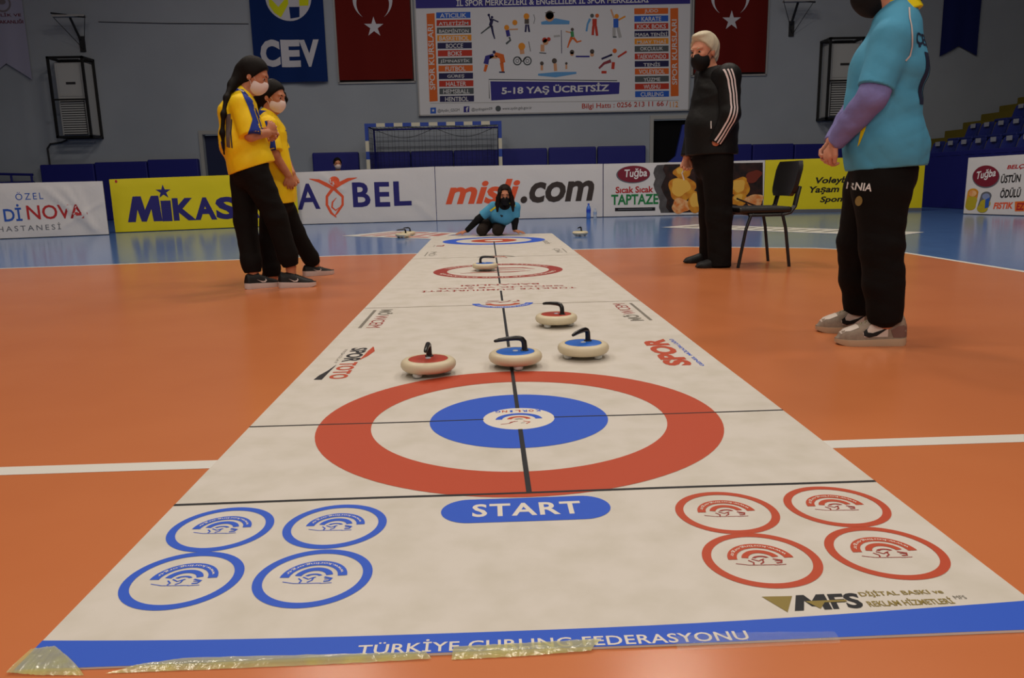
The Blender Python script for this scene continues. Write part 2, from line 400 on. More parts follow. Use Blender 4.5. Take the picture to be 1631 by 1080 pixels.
for s_, x0, x1, y0, y1, sp_ in (('TÜRKİYE CUMHURİYETİ', -0.52, 0.50, 5.07, 5.15, 1.15), ('GENÇLİK VE SPOR', -0.425, 0.43, 5.19, 5.27, 1.0), ('BAKANLIĞI', -0.27, 0.27, 5.31, 5.40, 1.0)):
    V, F_ = text2d(s_, 0.018, 0, sp_)
    V = np.stack([x1 - (x1 - x0) * V[:, 0], y1 - (y1 - y0) * V[:, 1]], 1)
    cv.put('lettering#' + s_, (V, F_), M_darkred_ink)
# sponsor words along both edges; 'dn' reads towards the camera (letters' tops to +x), 'up' reads away
def vtext(s_, xa, xb, ya, yb, m, bold=0.0, shear=0.0, L=1):
    """xa = x of the letters' feet, xb = x of their tops; ya -> yb = reading direction"""
    V, F_ = text2d(s_, bold, shear)
    cv.put('sponsor_lettering#%d%d' % (xa > 0, (ya + yb) / 2 > 3.6) if ya < 7 else 'sponsor_lettering#%d9' % (xa > 0), (np.stack([xa + (xb - xa) * V[:, 1], ya + (yb - ya) * V[:, 0]], 1), F_), m, L)
vtext('MÖ', -0.695, -0.612, 4.40, 4.215, M_grey_ink, 0.035); vtext('WCEM', -0.695, -0.625, 4.20, 3.83, M_darkred_ink, 0.0)
cv.put('sponsor_lettering#01', rect(-0.735, 3.83, -0.718, 4.39), M_grey_ink)
vtext('MÖ', 0.695, 0.612, 3.815, 4.0, M_grey_ink, 0.035); vtext('WCEM', 0.695, 0.625, 4.02, 4.38, M_darkred_ink, 0.0)
cv.put('sponsor_lettering#11', rect(0.722, 3.82, 0.738, 4.39), M_grey_ink)
vtext('SPOR', -0.682, -0.612, 3.345, 3.08, M_ink, 0.03); vtext('TOTO', -0.682, -0.612, 3.07, 2.80, M_red, 0.03)
vtext('TEŞKİLAT', -0.712, -0.694, 3.33, 3.06, M_grey_ink, 0.0)
cv.put('sponsor_lettering#00', stroke([(-0.592, 3.36), (-0.588, 3.27), (-0.598, 3.18), (-0.612, 3.11)], [0.004, 0.03, 0.02, 0.002]), M_red)
cv.put('sponsor_lettering#00', stroke([(-0.716, 2.795), (-0.712, 2.86), (-0.702, 2.93), (-0.692, 3.03)], [0.03, 0.026, 0.012, 0.002]), M_ink)
vtext('SPOR', 0.688, 0.584, 2.845, 3.355, M_red, 0.05); vtext('GENEL MÜDÜRLÜĞÜ', 0.727, 0.707, 2.83, 3.345, M_blue, 0.02)
vtext('TR', -0.66, -0.575, 9.05, 8.82, M_darkred_ink, 0.03); vtext('SPORTİF', -0.695, -0.675, 9.05, 8.82, M_grey_ink)
vtext('MÖ', -0.67, -0.59, 8.15, 7.7, M_grey_ink, 0.0); cv.put('sponsor_lettering#09', rect(-0.705, 7.7, -0.695, 8.15), M_grey_ink)
vtext('spor', 0.66, 0.575, 8.85, 9.4, M_grey_ink, 0.0); vtext('MÖ', 0.67, 0.59, 7.75, 8.2, M_grey_ink, 0.0); cv.put('sponsor_lettering#19', rect(0.70, 7.7, 0.71, 8.2), M_grey_ink)
# blue end stripe with the federation's name
yt = lambda x: 1.112 + 0.045 * x * x + 0.004 * x
n = 20
V = []
for i in range(n + 1):
    x = -MX + 2 * MX * i / n; V += [(x, MY0 - 0.0005), (x, yt(x))]
cv.put('end_stripe', (np.array(V), [(2 * i, 2 * i + 2, 2 * i + 3, 2 * i + 1) for i in range(n)]), M_blue)
V, F_ = text2d('TÜRKİYE CURLING FEDERASYONU', 0.012, 0, 1.05)
cv.put('lettering', (np.stack([-0.294 + 0.60 * V[:, 0], 1.0645 + 0.033 * V[:, 1]], 1), F_), M_white_ink, 2)
# print shop mark
cv.put('print_shop_mark', poly([(0.366, 1.186), (0.417, 1.184), (0.391, 1.136)]), M_olive)
cv.put('print_shop_mark', poly([(0.404, 1.139), (0.424, 1.186), (0.437, 1.186), (0.443, 1.166), (0.458, 1.186), (0.472, 1.186), (0.466, 1.139), (0.453, 1.139), (0.456, 1.166), (0.445, 1.150), (0.437, 1.150), (0.431, 1.168), (0.419, 1.139)]), M_ink)
V, F_ = text2d('FS', 0.035, 0.2); cv.put('print_shop_mark', (np.stack([0.468 + 0.058 * V[:, 0], 1.139 + 0.047 * V[:, 1]], 1), F_), M_ink)
cv.put('print_shop_mark', poly([(0.432, 1.166), (0.50, 1.166), (0.50, 1.160), (0.462, 1.160), (0.448, 1.142)]), M_olive, 2)
cv.put('print_shop_mark', t_in('DİJİTAL BASKI ve', 0.530, 1.170, 0.672, 1.192, 0.02, 0, 1.0), M_olive)
cv.put('print_shop_mark', t_in('REKLAM HİZMETLERİ', 0.530, 1.142, 0.672, 1.164, 0.02, 0, 1.0), M_olive)
cv.put('print_shop_mark', t_in('MFS', 0.680, 1.155, 0.70, 1.166, 0.0), M_grey_ink)
cv.build(kmat)
# tape along the front edge: crumpled strips lapping from the mat down to the floor
def tape(pts_top, pts_bot, m, label):
    nu, nv = 40, 4; V = []
    rr = random.Random(len(label))
    for i in range(nu + 1):
        a = i / nu
        def L(pts):
            q = a * (len(pts) - 1); k = min(int(q), len(pts) - 2); t = q - k
            return np.array(pts[k]) * (1 - t) + np.array(pts[k + 1]) * t
        A, B = L(pts_top), L(pts_bot)
        for j in range(nv + 1):
            q = A * (1 - j / nv) + B * (j / nv)
            z = (MT + 0.0035 if q[1] > MY0 - 0.004 else MT * max(0.0, 1 - (MY0 - 0.004 - q[1]) / 0.010) + 0.0022) + rr.uniform(0, 0.0012)
            V.append((q[0], q[1] - MY0, z))
    F_ = [(i * (nv + 1) + j, i * (nv + 1) + j + 1, (i + 1) * (nv + 1) + j + 1, (i + 1) * (nv + 1) + j) for i in range(nu) for j in range(nv)]
    tag(link_mesh('tape_strip', V, F_, m, parent=kmat, smooth=True), label)
tape([(-0.62, 1.060), (-0.55, 1.072), (-0.30, 1.066), (-0.19, 1.064)], [(-0.66, 1.048), (-0.5, 1.048), (-0.3, 1.049), (-0.18, 1.051)], M_tape, 'yellowed tape strip on the left of the front edge')
tape([(-0.803, 1.112), (-0.77, 1.118), (-0.735, 1.088)], [(-0.808, 1.056), (-0.76, 1.050), (-0.69, 1.046)], M_tape, 'yellowed tape patch folded over the left corner')
tape([(-0.148, 1.074), (-0.05, 1.076), (0.08, 1.080)], [(-0.15, 1.048), (-0.05, 1.049), (0.06, 1.054)], M_tape, 'yellowed tape strip in the middle of the front edge')
tape([(0.19, 1.078), (0.3, 1.082), (0.44, 1.074)], [(0.19, 1.049), (0.3, 1.049), (0.44, 1.051)], M_clear, 'clear shiny tape on the right of the front edge')
# ------------------------------------------------------------------ advertising boards
M_sheet = mat('white_banner_sheet', (212, 208, 206), 0.45, 0.3, bump=(3.0, 0.5, 0.02))
M_ysheet = mat('yellow_banner_sheet', (216, 200, 24), 0.42, 0.3, bump=(3.0, 0.4, 0.02))
M_bnavy = mat('navy_banner_ink', (38, 34, 108), 0.5, 0.3)
M_bblue = mat('blue_banner_ink', (42, 84, 170), 0.5, 0.3)
M_bred = mat('red_banner_ink', (176, 38, 40), 0.5, 0.3)
M_bcoral = mat('coral_banner_ink', (226, 88, 50), 0.5, 0.3)
M_bor = mat('orange_banner_ink', (222, 108, 40), 0.5, 0.3)
M_bgrey = mat('grey_banner_ink', (96, 98, 106), 0.5, 0.3)
M_bdark = mat('dark_brown_banner_ink', (58, 48, 44), 0.5, 0.3)
M_bblack = mat('black_banner_ink', (24, 22, 22), 0.5, 0.3)
M_bgreen = mat('green_banner_ink', (28, 120, 62), 0.5, 0.3)
M_bmaroon = mat('maroon_banner_ink', (120, 28, 46), 0.5, 0.3)
M_bwhite = mat('white_banner_ink', (226, 224, 222), 0.5, 0.3)
M_bgold = mat('golden_chip_print', (214, 150, 40), 0.5, 0.3, noise=(9, 0.35, 0.65), rgb2=(190, 112, 30))
M_borchip = mat('orange_chip_print', (212, 116, 48), 0.5, 0.3, noise=(12, 0.35, 0.65), rgb2=(226, 176, 120))
M_chipl = mat('pale_chip_print', (228, 176, 74), 0.5, 0.3)
M_bsmoke = mat('smoky_print', (96, 92, 92), 0.5, 0.3, noise=(4, 0.3, 0.7), rgb2=(60, 56, 56))
M_bchoc = mat('dark_snack_print', (62, 34, 26), 0.5, 0.3, noise=(8, 0.35, 0.7), rgb2=(24, 18, 16))
M_bredbr = mat('red_brown_print', (112, 44, 28), 0.5, 0.3)
M_w2_ = mat('pale_blue_print', (128, 140, 176), 0.5)
M_edge = mat('board_frame_steel', (60, 60, 64), 0.5, 0.4)

class Board:
    """free-standing board between two floor points; prints are placed by u along the board and height z"""
    def __init__(s, A, B, h0, h1, sheet, label, crease=None):
        s.A = Vector((A[0], A[1], 0)); d = Vector((B[0] - A[0], B[1] - A[1], 0)); s.L = d.length; s.d = d.normalized()
        s.n = Vector((s.d.y, -s.d.x, 0)); s.h0, s.h1 = h0, h1
        s.root = tag(empty('advertising_board', s.A, math.atan2(s.d.y, s.d.x)), label, 'board', 'advertising boards round the court')
        s.crease = crease or (lambda u, z: 0.0)
        mb = MB(); nx, nz = 72, 24; V = []
        for j in range(nz + 1):
            for i in range(nx + 1):
                u = s.L * i / nx; t = j / nz; z = 0.012 + t * (s.top(u) - 0.012)
                V.append((u, -0.030 - s.bulge(u, z), z))
        F_ = [(j * (nx + 1) + i, j * (nx + 1) + i + 1, (j + 1) * (nx + 1) + i + 1, (j + 1) * (nx + 1) + i) for j in range(nz) for i in range(nx)]
        mb.add(V, F_, sheet); mb.build('banner_sheet', s.root, smooth=True)
        mb = MB()
        hb = min(h0, h1)
        for x in (0.02, s.L / 2, s.L - 0.02): mb.box((x, 0.0, s.top(x) / 2), (0.035, 0.035, s.top(x) - 0.004), M_edge)
        V = [(0, -0.028, 0.004), (s.L, -0.028, 0.004), (s.L, -0.028, s.h1), (0, -0.028, s.h0), (0, 0.02, 0.004), (s.L, 0.02, 0.004), (s.L, 0.02, s.h1), (0, 0.02, s.h0)]
        mb.add(V, [(4, 5, 6, 7), (0, 1, 5, 4), (3, 7, 6, 2), (0, 4, 7, 3), (1, 2, 6, 5)], M_edge); mb.build('frame', s.root)
        mb = MB()
        for x in (0.25, s.L - 0.25):
            mb.tube([(x, 0.02, 0.8 * hb), (x, 0.22, 0.012)], 0.012, M_edge, 6); mb.tube([(x, 0.03, 0.012), (x, 0.24, 0.012)], 0.012, M_edge, 6)
        mb.build('rear_prop', s.root)
        s.cv = Canvas(lambda u, z, l: (u, -0.030 - s.bulge(u, z) - 0.001 - l, z), 0.0012, dens=0.12)
    def top(s, u): return s.h0 + (s.h1 - s.h0) * u / s.L
    def bulge(s, u, z):
        e = min(1, u / 0.1, (s.L - u) / 0.1, z / 0.1, max(0, s.top(u) - z) / 0.1); e = max(e, 0)
        return e * (0.004 + 0.003 * math.sin(7 * u + 4 * z + s.L * 9) * math.sin(3 * z + 2.2 * u) + s.crease(u, z))
    def uz(s, px, py):
        p = on_plane(px, py, s.A, s.n); return ((p - s.A).dot(s.d), p.z)
    def pts(s, *q): return [s.uz(*a) for a in q]
    def text(s, part, txt, bl, br, tl, m, bold=0.0, shear=0.0, L=1, spacing=1.0):
        """text stretched to the parallelogram given by its bottom-left, bottom-right and top-left pixels"""
        a, b, c = s.uz(*bl), s.uz(*br), s.uz(*tl); h = c[1] - a[1]
        V, F_ = text2d(txt, bold, shear, spacing)
        U = a[0] + (b[0] - a[0]) * V[:, 0]; Z = a[1] + (b[1] - a[1]) * V[:, 0] + h * V[:, 1]
        s.k = getattr(s, 'k', 0) + 1
        s.cv.put(part + '#%d' % s.k, (np.stack([U, Z], 1), F_), m, L)
    def poly(s, part, px, m, L=1): s.cv.put(part, poly(s.pts(*px)), m, L)
    def oval(s, part, x0, y0, x1, y1, m, L=1, rot=0.0):
        c = s.uz((x0 + x1) / 2, (y0 + y1) / 2); a = s.uz(x0, (y0 + y1) / 2); b = s.uz((x0 + x1) / 2, y0)
        s.cv.put(part, disc(c[0], c[1], abs(c[0] - a[0]), abs(b[1] - c[1]), 36, rot), m, L)
    def chip(s, part, x0, y0, x1, y1, m, L, rot, k):
        c = s.uz((x0 + x1) / 2, (y0 + y1) / 2); a = s.uz(x0, (y0 + y1) / 2); b_ = s.uz((x0 + x1) / 2, y0); V, F_ = disc(0, 0, 1, 1, 36)
        t = np.arctan2(V[:, 1], V[:, 0]); r = 1 + 0.10 * np.sin(3 * t + k) + 0.05 * np.sin(5 * t + 2 * k)
        s.cv.put(part, xf((V * r[:, None] * np.array([abs(c[0] - a[0]), abs(b_[1] - c[1])]), F_), 1, 1, rot, c[0], c[1]), m, L)
    def line(s, part, px, w_, m, L=1): s.cv.put(part, stroke(s.pts(*px), w_), m, L)
    def done(s): s.cv.build(s.root)

def cr_oz(u, z):
    v = 0
    for k, (u0, z0, sl, wd, am) in enumerate(((2.15, 0.80, 0.9, 0.045, 0.02), (2.42, 0.80, 0.55, 0.05, 0.022), (2.62, 0.75, 0.25, 0.04, 0.016), (2.3, 0.12, -1.6, 0.05, 0.012))):
        x = u - (u0 + (z0 - z) * sl); v += am * math.exp(-(x / wd) ** 2) * math.sin(PI * min(1, max(0, z / 0.85)))
    return v
b = Board((-9.09, 12.04), (-6.263, 13.046), 0.850, 0.862, M_sheet, 'white board with blue and red hospital lettering, leftmost of the row', cr_oz)
b.text('lettering', 'ÖZEL', (26, 319), (70, 317), (26, 306), M_bblue, 0.0, 0, 1, 1.35)
b.text('lettering', 'Dİ', (8, 353), (37, 351.5), (8, 326), M_bblue, 0.018)
b.text('lettering', 'ME', (-42, 356), (0, 354), (-42, 331), M_bblue, 0.018)
b.text('lettering', 'NOVA', (45, 350), (135, 347.5), (45, 327), M_bred, 0.012)
b.line('lettering', [(122, 342), (130, 341), (140, 339.5)], 0.03, M_bred, 2); b.line('lettering', [(128, 337), (134, 345)], 0.018, M_bred, 2)
b.text('lettering', 'HASTANESİ', (-2, 369.5), (98, 365), (-2, 358), M_bgrey, 0.0, 0, 1, 1.4)
b.done()
b = Board((-6.41, 13.59), (-3.58, 14.78), 0.895, 0.958, M_ysheet, 'yellow board with big navy lettering and a star')
for ch, x0, x1, yb in (('M', 204, 258, 354), ('İ', 259, 275, 352.5), ('K', 277, 313, 351.5), ('A', 311, 346, 350.5), ('S', 345, 379, 349.5), ('A', 379, 414, 348)):
    if ch == 'İ': b.text('lettering', 'I', (x0, yb), (x1, yb - .5), (x0, yb - 33), M_bnavy, 0.03)
    elif ch == 'M': b.cv.put('lettering#M', poly(b.pts((204, 354), (211, 313), (224, 312.5), (231, 334), (240, 312), (252, 311.5), (259, 352), (245, 352.5), (241, 333), (234, 352.8), (226, 353), (219, 334), (216.5, 353.5))), M_bnavy)
    else: b.text('lettering', ch, (x0, yb), (x1, yb - 1), (x0, yb - 36), M_bnavy, 0.045)
c0 = b.uz(260, 305.5); b.cv.put('lettering', star(c0[0], c0[1], 0.125), M_bnavy); b.oval('lettering', 183, 286.5, 187, 291.5, M_bred)
b.done()
def cr_ay(u, z): return 0.010 * math.exp(-((u - 0.55 - (0.9 - z) * 1.2) / 0.06) ** 2) * (z > 0.6) + 0.008 * math.exp(-((u - 2.6 + z) / 0.09) ** 2) * (z < 0.35)
b = Board((-3.66, 14.955), (-1.045, 15.15), 0.965, 1.02, M_sheet, 'white board with navy lettering and an orange dancing figure mark', cr_ay)
b.text('lettering', 'A', (475, 334), (511, 332.5), (475, 293), M_bnavy, 0.02)
b.text('lettering', 'B', (563, 330), (591, 329.5), (563, 290.5), M_bnavy, 0.025); b.text('lettering', 'E', (598, 329.5), (622, 329), (598, 290), M_bnavy, 0.025)
b.text('lettering', 'L', (628, 328), (656, 327), (628, 289), M_bnavy, 0.025)
b.oval('figure_mark', 524.5, 281, 541, 295.5, M_bcoral)
def outl(px, w_): b.cv.put('figure_mark', stroke(b.pts(*px), w_), M_bcoral)
outl([(493, 285), (508, 288), (520, 294), (533, 301), (546, 313), (546, 326), (538, 338), (533, 345)], [0.01, 0.06, 0.07, 0.06, 0.05, 0.045, 0.04, 0.01])
outl([(569, 283), (555, 286), (543, 292), (530, 301), (521, 313), (521, 326), (528, 339), (536, 346)], [0.01, 0.06, 0.07, 0.06, 0.05, 0.05, 0.05, 0.02])
outl([(536, 315), (530, 322), (529, 330), (535, 335), (541, 330)], [0.01, 0.03, 0.035, 0.03, 0.01])
b.done()
b = Board((-1.030, 15.15), (2.145, 15.075), 1.02, 1.002, M_sheet, 'white board with orange and dark web address behind the kneeling player')
b.text('lettering', 'misli', (710, 326), (829, 323.5), (710, 287), M_bcoral, 0.03, 0.28, 1, 0.98); b.text('lettering', '.com', (829, 324), (946, 320), (829, 291), M_bdark, 0.03, 0.2, 1, 0.98)
b.done()
b = Board((2.16, 15.075), (5.245, 15.055), 1.0, 1.004, M_sheet, 'white snack board with maroon oval mark and golden chips, behind the standing man')
b.oval('oval_mark', 981, 264, 1035, 292, M_bgrey, 1); b.oval('oval_mark', 983, 264, 1034.5, 290.5, M_bmaroon, 2)
b.text('oval_mark', 'Tuğba', (994, 286), (1030, 284.5), (994, 269), M_bwhite, 0.018, 0.1, 3)
b.text('lettering', 'Sıcak Sıcak', (980, 308), (1040, 306.5), (980, 297.5), M_bred, 0.03); b.text('lettering', 'TAPTAZE', (973, 326.5), (1048, 325), (973, 310), M_bgreen, 0.03)
b.poly('lettering', [(979, 331), (1043, 330), (1043, 335.5), (979, 336.5)], M_bblack)
b.line('lettering', [(984, 333.6), (1038, 332.6)], 0.014, M_bgrey, 2)
b.poly('picture', [(1046, 263), (1062, 262), (1214, 259), (1214, 337), (1052, 339), (1049, 330), (1050, 320), (1046, 310), (1042, 302), (1040, 294), (1043, 285), (1040, 276), (1042, 268)], M_bsmoke, 1)
b.poly('picture', [(1058, 262), (1214, 259), (1214, 337), (1066, 338), (1060, 330), (1062, 318), (1056, 308), (1052, 298), (1056, 288), (1060, 280), (1055, 270)], M_bchoc, 2)
for k, (x0, y0, x1, y1, m, rot) in enumerate(((1072, 263, 1102, 284, M_bgold, 0.3), (1064, 281, 1106, 320, M_bgold, 0.2), (1069, 316, 1098, 340, M_borchip, 0), (1094, 305, 1124, 339, M_bgold, 0.4), (1160, 283, 1194, 314, M_bgold, -0.1), (1164, 306, 1190, 328, M_bgold, 0.3), (1186, 309, 1215, 330, M_borchip, 0.1), (1112, 290, 1150, 330, M_borchip, 0.2), (1186, 272, 1212, 290, M_bredbr, 0.5))):
    b.chip('picture', x0, y0, x1, y1, m, 3 + 0.5 * k, rot, k)
    if m is M_bgold: b.chip('picture', x0 + 4, y0 + 3, x1 - 8, y1 - 8, M_chipl, 3.2 + 0.5 * k, rot, k + 1)
b.line('picture', [(1172, 316), (1200, 327), (1213, 331)], 0.03, M_bchoc, 8)
b.done()
b = Board((5.255, 15.055), (8.077, 14.56), 1.004, 1.02, M_ysheet, 'yellow board with black slanted lettering behind the empty chair')
for s_, xx0, xx1, yb, hh in (('Voleybol', 1298, 1364, 295.5, 13), ('Yaşam En', 1288, 1358, 310, 13), ('Sponsor', 1305, 1366, 325, 12)):
    b.text('lettering', s_, (xx0, yb), (xx1, yb - 2), (xx0, yb - hh), M_bblack, 0.03, 0.2)
b.poly('base_strip', [(1215, 334), (1467, 331), (1467, 336.5), (1215, 340.5)], M_bgrey)
b.done()
b = Board((8.02, 13.10), (8.74, 11.05), 0.93, 0.97, M_sheet, 'white snack board with maroon oval and two printed cans, at the right stand')
b.oval('oval_mark', 1551, 264, 1594, 299.5, M_bgrey, 1, -0.1); b.oval('oval_mark', 1552, 263.5, 1593, 297.5, M_bmaroon, 2, -0.1)
b.text('oval_mark', 'Tuğba', (1557, 289), (1588, 284), (1557, 272.5), M_bwhite, 0.018, 0.15, 3)
b.text('lettering', 'BELÇİKA', (1606, 271), (1655, 268), (1606, 261), M_bred, 0.03, 0.2); b.text('lettering', 'ÜSTÜN', (1596, 292), (1628, 290), (1596, 277), M_bblack, 0.03, 0.15)
b.text('lettering', 'ÖDÜLÜ', (1595, 315.5), (1628, 314), (1595, 299.5), M_bblack, 0.03, 0.15); b.text('lettering', 'FISTIK', (1584, 333), (1616, 332.5), (1584, 322.5), M_bcoral, 0.04, 0.2)
b.poly('lettering', [(1619, 321), (1660, 319), (1660, 336), (1619, 336.5)], M_bor, 1); b.text('lettering', 'EZ', (1621, 334.5), (1634, 334.5), (1621, 323), M_bred, 0.04, 0.15, 2)
for k, (xt, yt_, xb, yb_) in enumerate(((1552, 307, 1548, 328), (1573, 312, 1567, 332))):
    mm = M_bgold if k == 0 else M_bgrey
    def capsule(x_a, y_a, x_b, y_b, rx, ry, m, L):
        b.oval('printed_can#%d' % k, x_a - rx, y_a - ry, x_a + rx, y_a + ry, m, L); b.oval('printed_can#%d' % k, x_b - rx, y_b - ry, x_b + rx, y_b + ry, m, L); b.poly('printed_can#%d' % k, [(x_a - rx, y_a), (x_b - rx, y_b), (x_b + rx, y_b), (x_a + rx, y_a)], m, L)
    capsule(xt, yt_, xb, yb_, 8.6, 7, mm, 1); capsule(xt - 1.5, yt_ + 12, xb, yb_, 8.4, 6.5, mat('mustard_print', (176, 158, 34), 0.5), 2)
    b.oval('printed_can#%d' % k, xt - 6, yt_ - 4, xt + 6, yt_ + 6, M_borchip if k == 0 else M_w2_, 3)
b.poly('printed_can', [(1572, 318), (1579, 314), (1577, 330), (1571, 332)], M_bblue, 3)
b.done()

# ------------------------------------------------------------------ things hung on the back wall
def wxz(px, py, y=WY): p = on_plane(px, py, (0, y, 0), Vector((0, 1, 0))); return p.x, p.z
M_print = mat('banner_vinyl', (196, 197, 202), 0.6, 0.2)
M_purple = mat('indigo_banner_ink', (44, 40, 120), 0.6, 0.2)
M_o2 = mat('burnt_orange_ink', (196, 92, 32), 0.6, 0.2); M_r2 = mat('brick_red_ink', (170, 48, 32), 0.6, 0.2); M_b2 = mat('mid_blue_ink', (34, 84, 176), 0.6, 0.2)
M_g2 = mat('slate_ink', (72, 78, 82), 0.6, 0.2); M_n2 = mat('midnight_ink', (30, 28, 72), 0.6, 0.2); M_y2 = mat('ochre_ink', (206, 132, 36), 0.6, 0.2)
M_w2 = mat('pale_ink', (196, 196, 198), 0.6, 0.2); M_sk = mat('skin_tone_ink', (190, 140, 104), 0.6, 0.2); M_lb = mat('water_blue_ink', (84, 140, 190), 0.6, 0.2)
M_alu = mat('aluminium_trim', (150, 150, 150), 0.5, 0.4)
ban = tag(empty('sports_banner', (1.65, WY, 0)), 'large pale banner listing sports courses on the back wall above the goal', 'banner')
bx0, bx1, bz0, bz1 = -1.64, 4.955, 2.34, 5.45
mb = MB(); mb.box(((bx0 + bx1) / 2 - 1.65, -0.05, (bz0 + bz1) / 2), (bx1 - bx0, 0.06, bz1 - bz0), M_print); mb.build('banner_panel', ban)
mb = MB()
for z in (bz0, bz1): mb.box(((bx0 + bx1) / 2 - 1.65, -0.05, z), (bx1 - bx0 + 0.06, 0.07, 0.03), M_alu)
for x in (bx0, bx1): mb.box((x - 1.65, -0.05, (bz0 + bz1) / 2), (0.03, 0.07, bz1 - bz0), M_alu)
mb.build('frame', ban)
BY = WY - 0.08
cv = Canvas(lambda u, z, l: (u - 1.65, -0.081 - l, z), 0.002)
def bp(x, y): return wxz(x, y, BY)      # the banner in its own plane; rows run level on it
def btext(part, t, x0, y0, x1, y1, m, bold=0.0, L=1, rot=False):
    """(x0, y0) bottom-left and (x1, y1) bottom-right pixels + cap height in pixels via y tuple"""
    pass
def bquad(part, x0, yt0, x1, yt1, hgt, m, L=1): cv.put(part, poly([bp(x0, yt0 + hgt), bp(x1, yt1 + hgt), bp(x1, yt1), bp(x0, yt0)]), m, L)
def btxt(part, t, x0, yb0, x1, yb1, hgt, m, bold=0.0, L=2, shear=0.0):
    a, b_, c = bp(x0, yb0), bp(x1, yb1), bp(x0, yb0 - hgt); V, F_ = text2d(t, bold, shear)
    cv.put(part, (np.stack([a[0] + (b_[0] - a[0]) * V[:, 0] + (c[0] - a[0]) * V[:, 1], a[1] + (b_[1] - a[1]) * V[:, 0] + (c[1] - a[1]) * V[:, 1]], 1), F_), m, L)
cv.put('title_strip', poly([(bx0 + 0.02, wxz(664, 13.5, BY)[1]), (bx1 - 0.02, wxz(1097, 6, BY)[1]), (bx1 - 0.02, bz1 - 0.03), (bx0 + 0.02, bz1 - 0.03)]), M_purple)
btxt('title_strip', 'İL SPOR MERKEZLERİ & ENGELLİLER İL SPOR MERKEZLERİ', 727, 10, 1033, 4, 13, M_w2, 0.02)
left = ['ATICILIK', 'ATLETİZİM', 'BADMİNTON', 'BASKETBOL', 'BOCCE', 'BOKS', 'JİMNASTİK', 'FUTBOL', 'GÜREŞ', 'HALTER', 'HEMSBALL', 'HENTBOL']
lc = [M_b2, M_r2, M_g2, M_y2, M_n2, M_r2, M_g2, M_o2, M_n2, M_r2, M_g2, M_n2]
right = ['JUDO', 'KARATE', 'KICK BOKS', 'MASA TENİSİ', 'MUAY THAİ', 'OKÇULUK', 'TAEKWONDO', 'TENİS', 'VOLEYBOL', 'YÜZME', 'WUSHU', 'CURLING']
rc = [M_o2, M_b2, M_r2, M_n2, M_y2, M_g2, M_r2, M_n2, M_o2, M_g2, M_r2, M_b2]
for i in range(12):
    x = 694.8 + 0.52 * i; y = 19.8 + 12.1 * i
    bquad('course_list#l', x, y, x + 54.5, y - 0.9, 9.6, lc[i])
    wd = 5.0 * len(left[i]) + 2; btxt('course_list#l', left[i], x + 27 - wd / 2, y + 8.6, x + 27 + wd / 2, y + 8.0, 7.0, M_w2, 0.012)
    x = 1010.2 + 0.12 * i; y = 13.4 + 12.0 * i
    bquad('course_list#r', x, y, x + 54, y - 0.9, 9.4, rc[i])
    wd = min(4.9 * len(right[i]) + 2, 51); btxt('course_list#r', right[i], x + 27 - wd / 2, y + 8.4, x + 27 + wd / 2, y + 7.8, 6.8, M_w2, 0.012)
for k, (x0, yt, x1, yb, xt) in enumerate(((679.3, 21, 692, 162, 684.5), (1068, 12.5, 1080.5, 153, 1068))):
    if k == 0: q = [(684.2, 162), (697.2, 161), (692.2, 21), (679.3, 22)]
    else: q = [(1068.2, 153.5), (1080.8, 152.8), (1080.2, 12.6), (1067.4, 13.4)]
    cv.put('course_list#%d' % (5 + k), poly([bp(*a) for a in q]), M_o2)
    V, F_ = text2d('SPOR KURSLARI', 0.012)
    x_0, x_1 = ((684.8, 693.5) if k == 0 else (1070.5, 1078.5)); ya, yb_ = ((143, 39) if k == 0 else (135, 31)); dx = (-3.7 if k == 0 else -0.6)
    P0 = np.array([bp(x_1 + 0, ya)]); a = np.array(bp(x_1, ya)); bq = np.array(bp(x_1 + dx, yb_)); cq = np.array(bp(x_0, ya))
    cv.put('course_list#%d' % (5 + k), (a + np.outer(V[:, 0], bq - a) + np.outer(V[:, 1], cq - a), F_), M_w2, 2)
cv.put('age_strip', poly([bp(*a) for a in ((782.5, 160), (986, 149.5), (987, 131), (781, 129.5))]), M_purple)
cv.put('age_strip', stroke([bp(*a) for a in ((779.5, 157), (778.5, 126.5), (983, 128.5))], 0.02), M_g2)
btxt('age_strip', '5-18 YAŞ ÜCRETSİZ', 799, 153, 970, 148, 17, M_w2, 0.028)
btxt('lettering#1', 'Bilgi Hattı : 0256 213 11 66 /', 927, 175.5, 1064, 171, 10.5, M_r2, 0.012); btxt('lettering#1', '112', 1067, 171, 1080, 170.5, 9, M_y2, 0.012)
btxt('lettering#2', '@Aydin_GSGM', 697, 180, 732, 178.5, 6, M_g2); btxt('lettering#3', '@aydingsim09', 751, 178, 784, 176.5, 6, M_g2); btxt('lettering#4', 'www.aydin.gsb.gov.tr', 800, 176.5, 847, 175, 6, M_g2)
for k, (x, y) in enumerate(((690, 176), (743, 174), (793.5, 173))):
    if k < 2: bquad('social_mark', x - 4.5, y - 4.5, x + 4.5, y - 4.8, 9.5, M_b2 if k == 0 else M_purple)
    else: c0 = bp(x, y); cv.put('social_mark', disc(c0[0], c0[1], 0.068, n=20), M_g2)
btxt('social_mark', 'f', 742, 178, 746, 178, 7.5, M_w2, 0.03)
cv.put('social_mark', star(*bp(690, 176), 0.045), M_w2, 2)
cv.put('rule', stroke([bp(685, 164.5), bp(1081, 152.8 + 7)], 0.012), M_alu)
